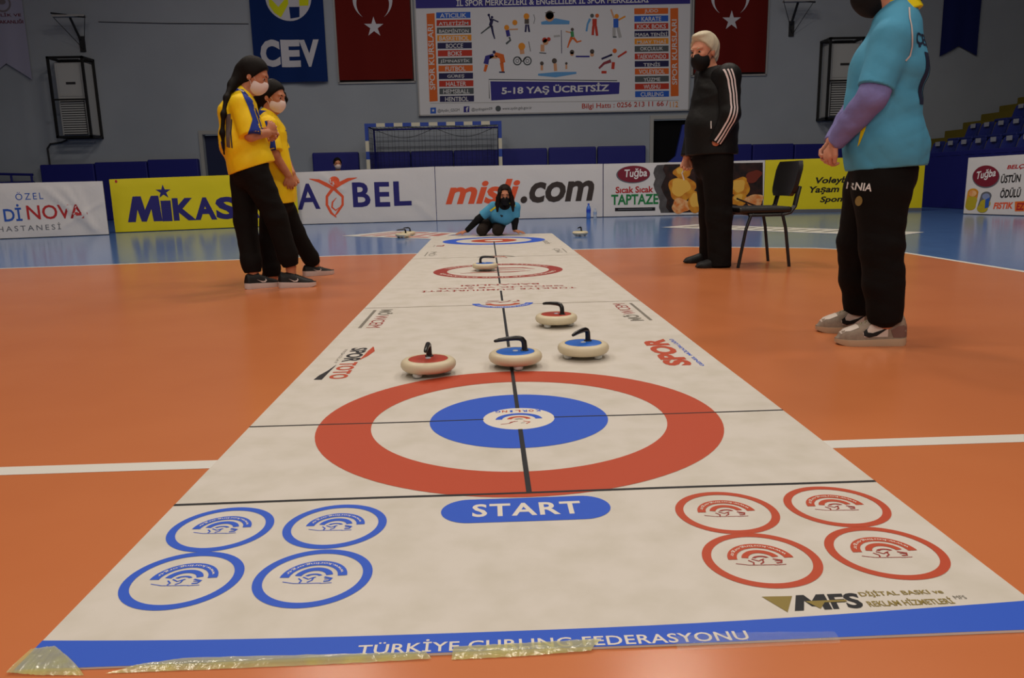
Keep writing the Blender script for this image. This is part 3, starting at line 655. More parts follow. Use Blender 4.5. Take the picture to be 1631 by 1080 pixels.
# the small sports drawings
def fig(k, head, strokes):
    p = 'sport_drawing#%d' % k
    for pts, w_, m in strokes: cv.put(p, stroke([bp(*q) for q in pts], [v * 0.0152 for v in w_] if isinstance(w_, (list, tuple)) else w_ * 0.0152), m)
    for (x, y, r, m) in head: c0 = bp(x, y); cv.put(p, disc(c0[0], c0[1], r * 0.0152, n=16), m, 2)
fig(1, [(783.5, 27.5, 2, M_n2), (778.5, 24, 2, M_n2)], [([(784, 30), (781, 41)], 5, M_n2), ([(781, 33), (779, 25)], 2, M_n2), ([(785, 31), (794, 35)], 2, M_n2), ([(782, 41), (773, 48), (766, 53.5)], [3, 2, 2], M_g2), ([(783, 41), (785, 52), (788, 62)], [4, 3, 2], M_n2)])
fig(2, [(807, 44, 4, M_y2), (820, 36, 4, M_y2)], [([(808, 48), (810, 58)], 6, M_purple), ([(811, 47), (825, 46.5)], 2, M_sk), ([(809, 58), (799, 68)], 3, M_w2), ([(811, 59), (813, 64), (806, 70)], 3, M_g2)])
fig(3, [(838.5, 26, 4.5, M_y2)], [([(839, 30), (839, 38)], 7, M_bdark), ([(838, 39), (837, 51)], 3, M_n2), ([(841, 39), (843, 51)], 3, M_n2), ([(850, 23), (852, 30), (850, 38)], 0.8, M_g2)])
fig(4, [(875.5, 27, 7, M_sk), (875.5, 24, 6.5, M_bdark)], [([(862, 37), (885, 34), (907, 36)], [4, 9, 5], M_lb), ([(868, 20.5), (884, 20)], 1, M_bdark)])
fig(5, [(869, 67, 4.5, M_sk), (867.5, 64, 4, M_r2), (874, 62.5, 3, M_r2)], [([(864, 71), (864, 82)], 6, M_sk), ([(859, 84), (870, 85)], 1.5, M_g2), ([(894, 48), (894.5, 85)], 1, M_n2), ([(882, 58), (892, 57)], 3, M_alu)])
fig(6, [(831, 74, 5.5, M_y2)], [([(831, 78), (832, 86)], 7, M_sk), ([(842, 66), (845, 82)], 1, M_bdark), ([(826, 92), (832, 98), (838, 92)], 1.5, M_bblack)])
for xx in (824, 840): c0 = bp(xx, 97); cv.put('sport_drawing#6', ring(c0[0], c0[1], 0.075, 0.105, n=20), M_g2); cv.put('sport_drawing#6', ring(c0[0], c0[1], 0.03, 0.045, n=12), M_g2)
fig(7, [(787, 83, 2.5, M_n2)], [([(786, 88), (776, 92), (774, 102)], [5, 8, 8], M_purple), ([(775, 103), (772, 114)], [5, 4], M_o2), ([(788, 86), (799, 90), (801, 100)], [6, 9, 8], M_o2), ([(799, 100), (801, 114)], [6, 4], M_o2), ([(795, 115), (804, 115)], 2, M_n2), ([(780, 91), (792, 91)], 4, M_sk)])
fig(8, [(911.5, 47, 2.5, M_bdark)], [([(911, 50), (912, 59)], 5, M_bgreen), ([(909, 52), (901, 50)], 2, M_sk), ([(911, 59), (907, 67), (904, 76)], [5, 3, 2], M_o2), ([(913, 60), (919, 67), (926, 65)], [4, 3, 2], M_o2)])
fig(9, [(951, 25, 3, M_o2), (943, 25, 3, M_g2)], [([(947, 30), (947, 42)], 7, M_r2), ([(945, 42), (944, 56)], 4, M_r2), ([(949, 42), (951, 57)], 4, M_r2), ([(940, 30), (936, 38), (934, 50)], [4, 3, 3], M_lb)])
fig(10, [(982, 26, 3.5, M_y2)], [([(981, 30), (981, 44)], 8, M_b2), ([(978, 29), (973, 15)], 2.5, M_sk), ([(985, 32), (996, 26)], 2.5, M_y2), ([(978, 44), (978, 58)], 5, M_alu), ([(984, 44), (988, 60)], 5, M_alu), ([(976, 59), (982, 59)], 2, M_g2)])
fig(11, [(911, 83, 3.5, M_bdark), (943, 82, 3.5, M_bdark), (911, 86, 3, M_sk), (943, 87, 3, M_sk)], [([(917, 90), (939, 90)], 2.5, M_purple)])
fig(12, [(883, 97, 4, M_bdark), (863, 101, 3, M_bdark), (902, 101, 2, M_bdark)], [([(884, 101), (885, 113)], 5, M_sk), ([(863, 104), (863, 112)], 4, M_sk), ([(902, 103), (902, 110)], 3, M_sk), ([(857, 119), (885, 119), (918, 116)], [3, 8, 3], M_lb)])
fig(13, [(979, 81, 3.5, M_o2)], [([(978, 86), (974, 97)], 9, M_w2), ([(975, 87), (958, 94)], 3, M_n2), ([(984, 91), (998, 82)], 3, M_r2), ([(973, 97), (962, 101), (954, 109)], [5, 4, 3], M_bmaroon), ([(977, 99), (976, 110)], 5, M_r2), ([(958, 115), (966, 115)], 4, M_r2)])
cv.build(ban)

# flags: hanging cloth with soft folds
def cloth_flag(name, x0, x1, z0, z1, m, label, cat, folds, seedv, hem=None, base=0.045):
    root = tag(empty(name, ((x0 + x1) / 2, WY, 0)), label, cat); xm = (x0 + x1) / 2
    def dep(u, z):
        t = (u - x0) / (x1 - x0); s_ = (z1 - z) / (z1 - z0)
        return base + 0.008 + folds * (0.5 + 0.5 * math.sin(9 * t + 3.0 * s_ + seedv) * math.cos(4 * t - 2 * s_ + seedv * 2)) * (0.3 + 0.7 * s_)
    nx, nz = 48, 48; V = []
    for j in range(nz + 1):
        for i in range(nx + 1):
            u = x0 + (x1 - x0) * i / nx; z = z0 + (z1 - z0) * j / nz
            if hem: z = max(z, 0) if False else hem(u) + (z1 - hem(u)) * j / nz
            V.append((u - xm, -dep(u, z), z))
    F_ = [(j * (nx + 1) + i, j * (nx + 1) + i + 1, (j + 1) * (nx + 1) + i + 1, (j + 1) * (nx + 1) + i) for j in range(nz) for i in range(nx)]
    c_ = link_mesh('cloth', V, F_, m, parent=root, smooth=True)
    mb = MB(); mb.tube([(x0 - xm - 0.05, -base, z1), (x1 - xm + 0.05, -base, z1)], 0.015, M_alu); mb.build('hanging_rod', root)
    return root, Canvas(lambda u, z, l: (u - xm, -dep(u, z) - 0.004 - l, z), 0.003, dens=0.08)
M_flagblue = mat('royal_blue_flag_cloth', (17, 40, 92), 0.85, 0.1)
M_flagred = mat('dark_red_flag_cloth', (92, 22, 18), 0.85, 0.1)
M_flagwhite = mat('white_flag_cloth', (182, 182, 190), 0.8, 0.1)
M_flagyel = mat('yellow_green_flag_cloth', (196, 200, 30), 0.8, 0.1)
M_pen = mat('pale_pennant_cloth', (150, 150, 172), 0.8, 0.1); M_navy = mat('navy_pennant_cloth', (24, 32, 84), 0.8, 0.1)
fr, cv = cloth_flag('volleyball_flag', -5.52, -3.80, 3.17, 5.6, M_flagblue, 'royal blue flag with big white letters, hanging on the back wall', 'flag', 0.10, 1.0)
for ch, x0, x1 in (('C', 418, 446), ('E', 451, 478), ('V', 480, 509)):
    a = wxz(x0, 108); b_ = wxz(x1, 64); cv.put('lettering#' + ch, t_in(ch, a[0], a[1], b_[0], b_[1], 0.05), M_flagwhite)
ec = wxz(460.5, -4); er = wxz(497, -4)[0] - ec[0]
cv.put('ball_emblem', disc(ec[0], ec[1], er), M_flagwhite)
def ev(*pts): return [(ec[0] + er * x, ec[1] + er * y) for x, y in pts]
cv.put('ball_emblem', poly(ev((-0.85, 0.02), (-0.45, -0.42), (-0.02, 0.05), (-0.02, -0.3), (-0.38, -0.86), (-0.65, -0.66), (-0.85, -0.35))), M_flagyel, 2)
cv.put('ball_emblem', poly(ev((0.45, 0.1), (0.9, 0.1), (0.85, -0.38), (0.45, -0.38))), M_flagyel, 2); cv.put('ball_emblem', poly(ev((0.0, -0.42), (0.45, -0.42), (0.42, -0.84), (0.02, -0.9))), M_flagblue, 2)
cv.put('ball_emblem', poly(ev((-0.8, 0.5), (0.8, 0.5), (0.6, 0.75), (0, 0.92), (-0.6, 0.75))), M_flagblue, 2)
cv.build(fr)
def turkish(px_off, x0, x1, z0, label, star_px, cres_px, cr, cres_in):
    fr, cv = cloth_flag('national_flag', x0, x1, z0, 5.7, M_flagred, label, 'flag', 0.09, x0)
    a = wxz(*star_px); cv.put('star', star(a[0], a[1], 0.235), M_flagwhite)
    c_ = wxz(*cres_px); r1, r2, dz = cr, cr * 0.82, cr * 0.22
    # crescent open towards the star: outer circle minus inner circle shifted downwards
    n_ = 40; P = []
    ca = math.asin(max(-1, min(1, (r1 * r1 - r2 * r2 - dz * dz) / (2 * dz) / r2 * -1 + 0))) if False else None
    ys = (r1 * r1 - r2 * r2 + dz * dz) / (-2 * dz); a1 = math.asin(max(-1, min(1, ys / r1))); a2 = math.asin(max(-1, min(1, (ys + dz) / r2)))
    for i in range(n_ + 1):
        q = a1 + (PI - 2 * a1) * i / n_; P.append((c_[0] + r1 * math.cos(q), c_[1] + r1 * math.sin(q)))
    Q = []
    for i in range(n_ + 1):
        q = a2 + (PI - 2 * a2) * i / n_; Q.append((c_[0] + r2 * math.cos(q), c_[1] - dz + r2 * math.sin(q)))
    V = np.array([v for pq in zip(P, Q) for v in pq]); cv.put('crescent', (V, [(2 * i, 2 * i + 1, 2 * i + 3, 2 * i + 2) for i in range(n_)]), M_flagwhite)
    cv.build(fr)
    xm = (x0 + x1) / 2; mb = MB()
    for x in (x0 - 0.03, x1 + 0.04): mb.box((x - xm, -0.02, (z0 - 0.06 + 5.7) / 2), (0.035, 0.04, 5.7 - z0 + 0.06), M_alu)
    mb.box((0, -0.02, z0 - 0.06), (x1 - x0 + 0.1, 0.04, 0.035), M_alu)
    mb.box((0, -0.006, (z0 + 5.7) / 2 - 0.03), (x1 - x0 + 0.06, 0.012, 5.7 - z0), M_bdark); mb.build('frame', fr)
turkish(0, -3.52, -1.76, 3.19, 'dark red flag with white crescent and star, left of the sports banner', (596.5, 44.5), (594, 0), 0.47, 0)
turkish(0, 5.06, 6.82, 3.20, 'dark red flag with white crescent and star, right of the sports banner', (1163.5, 34), (1162, -6), 0.47, 0)
h0 = wxz(9, 98)[1]; xs = wxz(54, 128)
fr, cv = cloth_flag('pennant_banner', -11.9, -10.78, 3.35, 5.7, M_pen, 'pale swallow-tailed pennant with dark red writing, at the far left', 'pennant', 0.03, 2.0, hem=lambda u: 3.72 - abs(abs(u + 11.34) / 0.56) * 0.38)
a, b_ = wxz(-26, 29), wxz(36, 24.5)
cv.put('lettering', t_in('GENÇLİK VE', a[0], a[1], b_[0], a[1] + 0.10, 0.01), mat('dark_red_flag_ink', (96, 30, 44), 0.8))
cv.put('lettering#2', t_in('SPOR BAKANLIĞI', a[0], a[1] - 0.14, b_[0] + 0.03, a[1] - 0.04, 0.02), MATS['dark_red_flag_ink'])
c0 = wxz(6, 6); cv.put('crest', ring(c0[0], c0[1], 0.16, 0.2, n=32), mat('grey_flag_ink', (112, 104, 110), 0.8)); cv.put('crest', disc(c0[0], c0[1] + 0.03, 0.09, 0.06), MATS['grey_flag_ink'])
cv.build(fr)
fr, cv = cloth_flag('pennant_banner', 11.13, 12.06, 3.49, 5.7, M_navy, 'navy swallow-tailed pennant on the dark wall above the stand', 'pennant', 0.03, 3.0, hem=lambda u: 3.73 - abs(abs(u - 11.6) / 0.465) * 0.24)
cv.build(fr)

# wall heaters in black cages
M_cage = mat('black_cage_steel', (16, 15, 15), 0.5, 0.4); M_unit = mat('heater_enamel', (168, 170, 170), 0.5, 0.4); M_slot = mat('heater_slot', (40, 40, 42), 0.7)
def heater(x0, x1, z0, z1, label):
    root = tag(empty('wall_heater', ((x0 + x1) / 2, WY, z0)), label, 'heater', 'wall heaters in black cages')
    wd, h, dp = x1 - x0, z1 - z0, 0.55
    mb = MB(); t = 0.05
    for sx in (-1, 1):
        for y in (-0.03, -dp): mb.box((sx * (wd / 2 - t / 2), y, h / 2), (t, t, h), M_cage)
        for z in (t / 2, h - t / 2): mb.box((sx * (wd / 2 - t / 2), -dp / 2, z), (t, dp, t), M_cage)
    for z in (t / 2, h - t / 2):
        for y in (-0.03, -dp): mb.box((0, y, z), (wd, t, t), M_cage)
    mb.box((0, -dp, h * 0.475), (wd, t * 0.7, t * 0.7), M_cage)
    mb.build('cage', root)
    mb = MB(); mb.box((0.02, -0.24, h * 0.485), (wd - 0.14, 0.40, h * 0.9), M_unit, bev=0.02); mb.build('heater_body', root)
    mb = MB(); mb.box((0, -0.27, h * 0.965), (wd - 0.4, 0.2, 0.05), M_cage); mb.build('flue_top', root)
    for i in range(14):
        mb = MB(); mb.box((0, -0.452, h * 0.06 + i * h * 0.029), (wd - 0.3, 0.035, h * 0.017), M_unit); mb.build('louvre', root)
    mb = MB(); mb.box((0, -0.445, h * 0.25), (wd - 0.28, 0.012, h * 0.42), M_slot); mb.build('louvre_backing', root)
    mb = MB(); mb.box((0.02, -0.446, h * 0.68), (0.22, 0.02, 0.055), M_slot); mb.build('control_slot', root)
    mb = MB(); mb.box((0.0, -0.445, h * 0.71), (wd - 0.3, 0.012, h * 0.38), M_unit, bev=0.004); mb.build('front_panel', root)
    return root
hl = heater(-10.14, -9.31, 1.95, 3.78, 'black caged wall heater with grey louvred body, left of the blue flag')
mb = MB(); mb.tube([(-0.42, -0.1, -0.02), (-0.6, -0.04, -0.07), (-0.86, -0.04, -0.1), (-0.94, -0.04, -0.2), (-0.93, -0.04, -0.85)], 0.02, M_slot, 8); mb.build('gas_pipe', hl)
heater(8.17, 9.02, 2.02, 3.90, 'black caged wall heater partly hidden behind the blue-shirted player')
# folding brackets high on the wall
M_brk = mat('dark_bracket_steel', (34, 34, 36), 0.5, 0.4)
def bracket(x, z, sg, label):
    root = tag(empty('wall_bracket', (x, WY, z)), label, 'bracket', 'steel brackets high on the wall')
    mb = MB(); mb.box((0, -0.45, 0.12), (0.72, 0.14, 0.05), M_alu, 0.0, 0.01); mb.build('top_bar', root)
    mb = MB(); mb.tube([(-0.38, -0.5, 0.18 * 1), (0.38, -0.5, 0.08)], 0.02, M_brk, 6); mb.build('front_rod', root)
    mb = MB(); mb.tube([(0, -0.42, 0.1), (0.0, -0.05, -0.32)], 0.03, M_brk, 6); mb.build('arm', root)
    for q in (-0.37, 0.37):
        mb = MB(); mb.tube([(q, -0.48, 0.12), (sg * 0.05, -0.03, -0.55)], 0.008, M_brk, 5); mb.build('stay', root)
    mb = MB(); mb.box((sg * 0.02, -0.02, -0.42), (0.12, 0.04, 0.35), M_brk); mb.build('wall_plate', root)
bracket(-9.55, 4.55, 1, 'dark steel wall bracket above the left heater'); bracket(7.42, 4.62, 1, 'dark steel wall bracket right of the right-hand flag')
mb = MB(); mb.tube([(-9.1, WY - 0.015, 4.62), (-7.5, WY - 0.02, 4.56), (-5.6, WY - 0.015, 4.52)], 0.007, M_slot, 5)
tag(mb.build('wall_cable'), 'thin grey cable strung along the wall from the left bracket', 'cable')

# padding along the foot of the wall
def pad(x0, x1, z, label, dp=0.16):
    root = tag(empty('wall_pad', ((x0 + x1) / 2, WY - 0.01, 0)), label, 'pad', 'navy pads along the back wall')
    mb = MB(); mb.box((0, -dp / 2, z / 2), (x1 - x0 - 0.02, dp, z), M_pad, bev=0.025); mb.build('cushion', root)
    mb = MB(); mb.box((0, -dp / 2, z + 0.003), (x1 - x0 - 0.06, dp * 0.6, 0.008), M_pad); mb.build('top_seam', root)
pads = [(-10.85, -9.55, 1.355), (-9.55, -8.28, 1.385), (-8.28, -7.05, 1.42), (-4.3, -3.16, 1.50), (-2.98, -1.9, 1.49), (-1.9, -0.85, 1.49), (-0.85, 0.3, 1.49), (0.32, 1.46, 1.50), (1.48, 2.67, 1.51), (2.69, 3.9, 1.51), (5.5, 6.55, 1.49), (6.55, 7.6, 1.48), (7.6, 8.7, 1.46), (8.7, 9.8, 1.45)]
names = ['leftmost navy wall pad, behind the white hospital board', 'navy wall pad, second from the left end', 'navy wall pad beside the blue door', 'navy wall pad behind the seated spectator', 'navy wall pad behind the left goal post', 'navy wall pad behind the goal net, left of its middle', 'navy wall pad behind the goal net, right of its middle', 'navy wall pad just right of the goal', 'navy wall pad second to the right of the goal', 'navy wall pad beside the dark doorway', 'navy wall pad right of the dark doorway behind the man', 'navy wall pad above the yellow board, over the empty chair', 'navy wall pad just left of the blue-shirted player', 'navy wall pad beside the stand, behind the blue-shirted player']
for (x0, x1, z), nm in zip(pads, names): pad(x0, x1, z, nm)
mb = MB()
mb.tube([(-12.4, WY - 0.25, 1.19), (-10.98, WY - 0.25, 1.13)], 0.03, M_pad, 8); mb2 = mb
rail = tag(empty('handrail', (0, 0, 0)), 'low navy handrail at the far left behind the hospital board', 'rail')
mb.build('top_rail', rail)
for x in (-12.2, -11.5, -11.02):
    mb = MB(); mb.tube([(x, WY - 0.25, 0), (x, WY - 0.25, 1.15)], 0.025, M_pad, 8); mb.build('post', rail)
mb = MB(); mb.tube([(-12.4, WY - 0.25, 0.92), (-10.98, WY - 0.25, 0.92)], 0.06, M_pad, 8); mb.build('lower_rail', rail)
# folded blue mat standing in the dark doorway
mb = MB(); pr = [(-0.3, 1.0), (0.0, 1.25), (0.16, 2.0), (0.34, 2.02), (0.4, 0.0), (-0.25, 0.0)]
V = [(x, y, z) for y in (-0.12, 0.0) for x, z in pr]; k = len(pr)
mb.add(V, [tuple(range(k)), tuple(range(2 * k - 1, k - 1, -1))] + [(i, i + k, (i + 1) % k + k, (i + 1) % k) for i in range(k)], mat('bright_blue_mat_vinyl', (36, 52, 140), 0.5))
o = mb.build('folded_mat'); o.location = (4.68, WY + 0.12, 0); tag(o, 'folded blue mat standing in the dark doorway behind the man', 'mat')

# ------------------------------------------------------------------ handball goal
M_gblue = mat('goal_blue_paint', (32, 66, 160), 0.45, 0.4); M_gwhite = mat('goal_cream_paint', (205, 200, 180), 0.45, 0.4)
M_net = mat('black_net_cord', (26, 26, 28), 0.8)
GY = 18.75; gx0, gx1 = wxz(582.5, 230, GY)[0], wxz(799.5, 230, GY)[0]; gz = 2.10
goal = tag(empty('handball_goal', ((gx0 + gx1) / 2, GY, 0)), 'blue and cream striped handball goal with black net', 'goal')
gw = gx1 - gx0
for sx in (-1, 1):
    p_ = tag(empty('goal_post', (0, 0, 0), 0, goal))
    zs = [0, 0.2, 0.4, 0.6, 0.8, 1.0, 1.2, 1.4, 1.6, 1.8, 2.1]
    cols = [M_gblue, M_gwhite, M_gblue, M_gwhite, M_gblue, M_gwhite, M_gblue, M_gwhite, M_gblue, M_gblue]
    zs = [0, 0.28, 0.55, 0.82, 1.07, 1.29, 1.47, 1.71, 1.90, 2.02]; cols = [M_gwhite, M_gblue, M_gwhite, M_gblue, M_gwhite, M_gblue, M_gwhite, M_gblue, M_gblue]
    for i in range(len(zs) - 1):
        mb = MB(); mb.box((sx * (gw / 2 - 0.04), 0, (zs[i] + zs[i + 1]) / 2), (0.08, 0.08, zs[i + 1] - zs[i]), cols[i]); mb.build('post_band', p_)
cb = empty('crossbar', (0, 0, 0), 0, goal)
nb = 15; e0 = -gw / 2
xs_ = [e0, e0 + 0.27] + [e0 + 0.27 + (gw - 0.54) * i / 13 for i in range(1, 14)] + [gw / 2]
for i in range(15):
    mb = MB(); mb.box(((xs_[i] + xs_[i + 1]) / 2, 0, gz - 0.04), (xs_[i + 1] - xs_[i], 0.08, 0.08), M_gblue if i % 2 == 0 else M_gwhite); mb.build('bar_band', cb)
mb = MB(); yb = 0.62
mb.tube([(-gw / 2 + 0.06, 0, gz - 0.06), (-gw / 2 + 0.12, yb, gz - 0.10), (-gw / 2 + 0.12, yb + 0.1, 0.03), (-gw / 2 + 0.06, 0.0, 0.03)], 0.022, M_pad, 8); mb.build('side_frame', goal)
mb = MB(); mb.tube([(gw / 2 - 0.06, 0, gz - 0.06), (gw / 2 - 0.06, yb, gz - 0.10), (gw / 2 - 0.12, yb + 0.1, 0.03), (gw / 2 - 0.06, 0.0, 0.03)], 0.022, M_pad, 8); mb.build('side_frame', goal)
mb = MB(); mb.tube([(-gw / 2 + 0.1, yb, gz - 0.10), (gw / 2 - 0.06, yb, gz - 0.10)], 0.022, M_pad, 8); mb.build('rear_bar', goal)
mb = MB()
for i in range(34):
    x = -gw / 2 + 0.08 + (gw - 0.16) * i / 33; x2 = x + 0.02 * math.sin(i * 1.7)
    mb.tube([(x, 0.0, gz - 0.08), (x2 + 0.03, yb * 0.55, gz - 0.14), (x2, yb, gz - 0.11), (x2, yb - 0.04, 1.6), (x2, yb - 0.02, 0.9), (x2, yb + 0.06, 0.02)], 0.0032, M_net, 4, False)
for j in range(17):
    z = 0.05 + (gz - 0.2) * j / 16; mb.tube([(-gw / 2 + 0.1 + (gw - 0.2) * k / 14, yb - 0.03 + 0.015 * math.sin(k + j), z + 0.012 * math.sin(k * 2.1 + j)) for k in range(15)], 0.0032, M_net, 4, False)
for j in range(1, 6):
    mb.tube([(-gw / 2 + 0.1 + (gw - 0.2) * k / 14, yb * j / 6, gz - 0.09 - 0.02 * math.sin(k * 1.3)) for k in range(15)], 0.0032, M_net, 4, False)
for sx in (-1, 1):
    for j in range(16):
        z = 0.1 + 0.12 * j; mb.tube([(sx * (gw / 2 - 0.07), 0, z), (sx * (gw / 2 - 0.1), yb, z)], 0.0032, M_net, 4, False)
    for j in range(1, 6): mb.tube([(sx * (gw / 2 - 0.08), yb * j / 6, 0.03), (sx * (gw / 2 - 0.08), yb * j / 6, gz - 0.1)], 0.0032, M_net, 4, False)
tag(mb.build('net', goal), kind='stuff')
mb = MB()
for sx in (-1, 1): mb.tube([(sx * 1.42 * (1 - k / 16) + 0.02, 0.10, gz - 0.13 - 0.20 * math.sin(PI * k / 16) ** 1.2) for k in range(17)], 0.006, M_net, 5)
mb.build('net_cord', goal)

# ------------------------------------------------------------------ the stand on the right
M_conc = mat('stand_concrete', (86, 84, 78), 0.9, 0.1); M_step = mat('yellow_step_paint', (104, 94, 36), 0.8, 0.1)
M_seat = mat('blue_seat_plastic', (20, 32, 104), 0.4, 0.4); M_plate = mat('seat_number_plate', (140, 144, 156), 0.5); M_parapet = mat('navy_parapet_paint', (24, 27, 104), 0.6, 0.3)
mb = MB(); mb.box((9.05 + 0.06, 11.4, 0.55), (0.12, 16.4, 1.1), M_parapet, bev=0.01); tag(mb.build('wall_stand'), kind='structure')
orow = ['lowest', 'second', 'third', 'fourth', 'fifth', 'sixth', 'seventh', 'eighth', 'topmost']
for i in range(9):
    z = 0.925 + 0.372 * i
    mb = MB(); xa, xb = (9.175 if i == 0 else 9.02 + 0.9 * i), 9.92 + 0.9 * i; mb.box(((xa + xb) / 2, 10.42, z / 2), (xb - xa, 13.22, z), M_conc); o = mb.build('stand_tier')
    tag(o, '%s concrete tier of the spectator stand on the right' % orow[i], 'tier', 'tiers of the stand')
stairs = tag(empty('stand_stairs', (9.8, 18.1, 0)), 'concrete stairs with yellow risers at the far end of the stand', 'stairs')
for i in range(10):
    z = 0.93 + 0.186 * (i + 1)
    mb = MB(); mb.box((0.43 * i + 0.22, 0, z / 2), (0.43, 2.1, z), M_conc, bev=0.004); st_ = mb.build('stair_step', stairs)
    mb = MB(); mb.box((0.43 * i - 0.005, 0, z - 0.075), (0.012, 2.08, 0.15), M_step); mb.box((0.43 * i + 0.06, 0, z + 0.004), (0.12, 2.08, 0.008), M_step); mb.build('yellow_nosing', st_)
def seat_proto():
    root = empty('stadium_chair')
    mb = MB(); n = 8; V = []
    for j in range(7):
        t = j / 6; z = 0.12 + 0.30 * t; xo = 0.20 + 0.09 * t
        for i in range(n + 1):
            q = -1 + 2 * i / n; hw = 0.205 - 0.02 * t ** 3
            V.append((xo - 0.045 * (q * q), q * hw, z - (0.03 * abs(q) ** 4 if j == 6 else 0)))
    F_ = [(j * (n + 1) + i, j * (n + 1) + i + 1, (j + 1) * (n + 1) + i + 1, (j + 1) * (n + 1) + i) for j in range(6) for i in range(n)]
    k = len(V); V2 = [(x + 0.022, y, z) for x, y, z in V]
    F2 = F_ + [tuple(i + k for i in f[::-1]) for f in F_]
    ed = [i for i in range(n + 1)] + [j * (n + 1) + n for j in range(1, 7)] + [6 * (n + 1) + i for i in range(n - 1, -1, -1)] + [j * (n + 1) for j in range(5, 0, -1)]
    F2 += [(ed[a], ed[(a + 1) % len(ed)], ed[(a + 1) % len(ed)] + k, ed[a] + k) for a in range(len(ed))]
    mb.add(V + V2, F2, M_seat); mb.build('backrest', root)
    mb = MB(); mb.box((-0.01, 0, 0.09), (0.42, 0.42, 0.07), M_seat, bev=0.03); mb.build('seat_pan', root)
    mb = MB(); mb.box((0.205, 0, 0.365), (0.012, 0.15, 0.085), M_plate); mb.build('number_plate', root)
    mb = MB(); mb.box((0.05, 0, 0.03), (0.3, 0.3, 0.055), M_conc); mb.build('mount', root)
    return root
proto = seat_proto(); used = False
ordn = ['first', 'second', 'third', 'fourth', 'fifth', 'sixth', 'seventh', 'eighth', 'ninth']
rown = ['front row', 'second row', 'third row', 'fourth row']
for r_, (x, z, y0, cnt) in enumerate(((9.42, 0.94, 16.62, 9), (10.32, 1.31, 16.9, 8), (11.22, 1.69, 16.75, 6), (12.12, 2.06, 16.7, 4))):
    for i in range(cnt):
        o = proto if not used else copy_tree(proto); used = True
        o.location = (x - 0.15, y0 - 0.46 * i, z - 0.015)
        tag(o, 'blue stand chair with white number plate, %s, %s from far end' % (rown[r_], ordn[i]), 'chair', 'blue seats of the stand')
# ------------------------------------------------------------------ curling stones
M_rim = mat('cream_stone_plastic', (214, 200, 170), 0.4, 0.4); M_foot = mat('pale_roller_plastic', (205, 205, 200), 0.4)
M_tred = mat('stone_red_top', (176, 58, 36), 0.4, 0.4); M_tblue = mat('stone_blue_top', (32, 104, 205), 0.4, 0.4); M_tyel = mat('stone_cream_top', (196, 188, 128), 0.4, 0.4)
M_handle = mat('black_handle_plastic', (20, 18, 18), 0.32, 0.5); M_cap = mat('pale_cap_plastic', (190, 196, 205), 0.35)
def stone_proto(top):
    root = empty('curling_stone')
    mb = MB(); prof = [(0.0, 0.014), (0.070, 0.014), (0.088, 0.017), (0.098, 0.024), (0.1025, 0.034), (0.1025, 0.042), (0.099, 0.050), (0.091, 0.056), (0.078, 0.0585), (0.074, 0.0575), (0.0735, 0.0535), (0.0, 0.0535)]
    mb.lathe(prof[1:-1], M_rim, 48); autosmooth(mb.build('stone_body', root), 50)
    mb = MB(); mb.lathe([(0.0725, 0.0536), (0.0725, 0.0572), (0.070, 0.0582), (0.02, 0.0590)], top, 40); autosmooth(mb.build('top_disc', root), 40)
    mb = MB(); mb.lathe([(0.011, 0.0588), (0.011, 0.0605), (0.008, 0.0618)], M_cap, 16); mb.build('centre_cap', root)
    for k in range(3):
        q = 2 * PI * k / 3 + 0.5; mb = MB(); x, y = 0.068 * math.cos(q), 0.068 * math.sin(q)
        mb.lathe([(0.009, 0.0), (0.015, 0.002), (0.018, 0.008), (0.018, 0.0165)], M_foot, 16, (x, y, 0)); autosmooth(mb.build('roller_foot', root), 50)
    mb = MB()
    path = [(0.036, 0, 0.0585), (0.036, 0, 0.078), (0.034, 0, 0.093), (0.027, 0, 0.103), (0.016, 0, 0.1075), (0.0, 0, 0.1085), (-0.03, 0, 0.1075), (-0.06, 0, 0.1045), (-0.078, 0, 0.101), (-0.082, 0, 0.100)]
    mb.tube(path, [0.0115, 0.0105, 0.0105, 0.0105, 0.010, 0.0095, 0.0085, 0.0075, 0.006, 0.003], M_handle, 12, True); autosmooth(mb.build('handle', root), 60)
    mb = MB(); mb.lathe([(0.0165, 0.0585), (0.0155, 0.0615), (0.0118, 0.063)], M_handle, 16, (0.036, 0, 0)); mb.build('handle_collar', root)
    return root
SP = {}
MTOP = MT + 0.0035
def stone(kind, top, x, y, rz, label, z=MTOP):
    if kind not in SP: o = SP[kind] = stone_proto(top)
    else: o = copy_tree(SP[kind])
    o.location = (x, y, z); o.rotation_euler = (0, 0, rz); tag(o, label, 'curling stone', 'curling stones')
def cpos(px, py): q = on_floor(px, py, 0.04); return q.x, q.y
stone('r', M_tred, *cpos(682.5, 581.5), math.radians(88), 'red-topped stone nearest the left, its handle pointing at the camera')
stone('b', M_tblue, *cpos(821, 569.5), math.radians(8), 'blue-topped stone on the black centre line just beyond the near rings')
stone('b', M_tblue, *cpos(929, 555.5), math.radians(52), 'blue-topped stone right of the centre line, its handle turned towards the camera')
stone('r', M_tred, *cpos(886, 508), math.radians(-42), 'red-topped stone farther up the mat, right of the centre line')
stone('b', M_tblue, *cpos(772.5, 424), math.radians(186), 'blue-topped stone lying on the far dark red ring')
stone('y', M_tyel, *cpos(642, 374), math.radians(12), 'cream-topped stone on the floor left of the mat\'s far end, nearer one', 0.003)
stone('y', M_tyel, *cpos(650, 371), math.radians(-35), 'cream-topped stone half hidden behind another, left of the mat\'s far end', 0.003)
stone('y', M_tyel, *cpos(924, 371), math.radians(60), 'cream-topped stone alone on the blue floor right of the far mat end', 0.003)

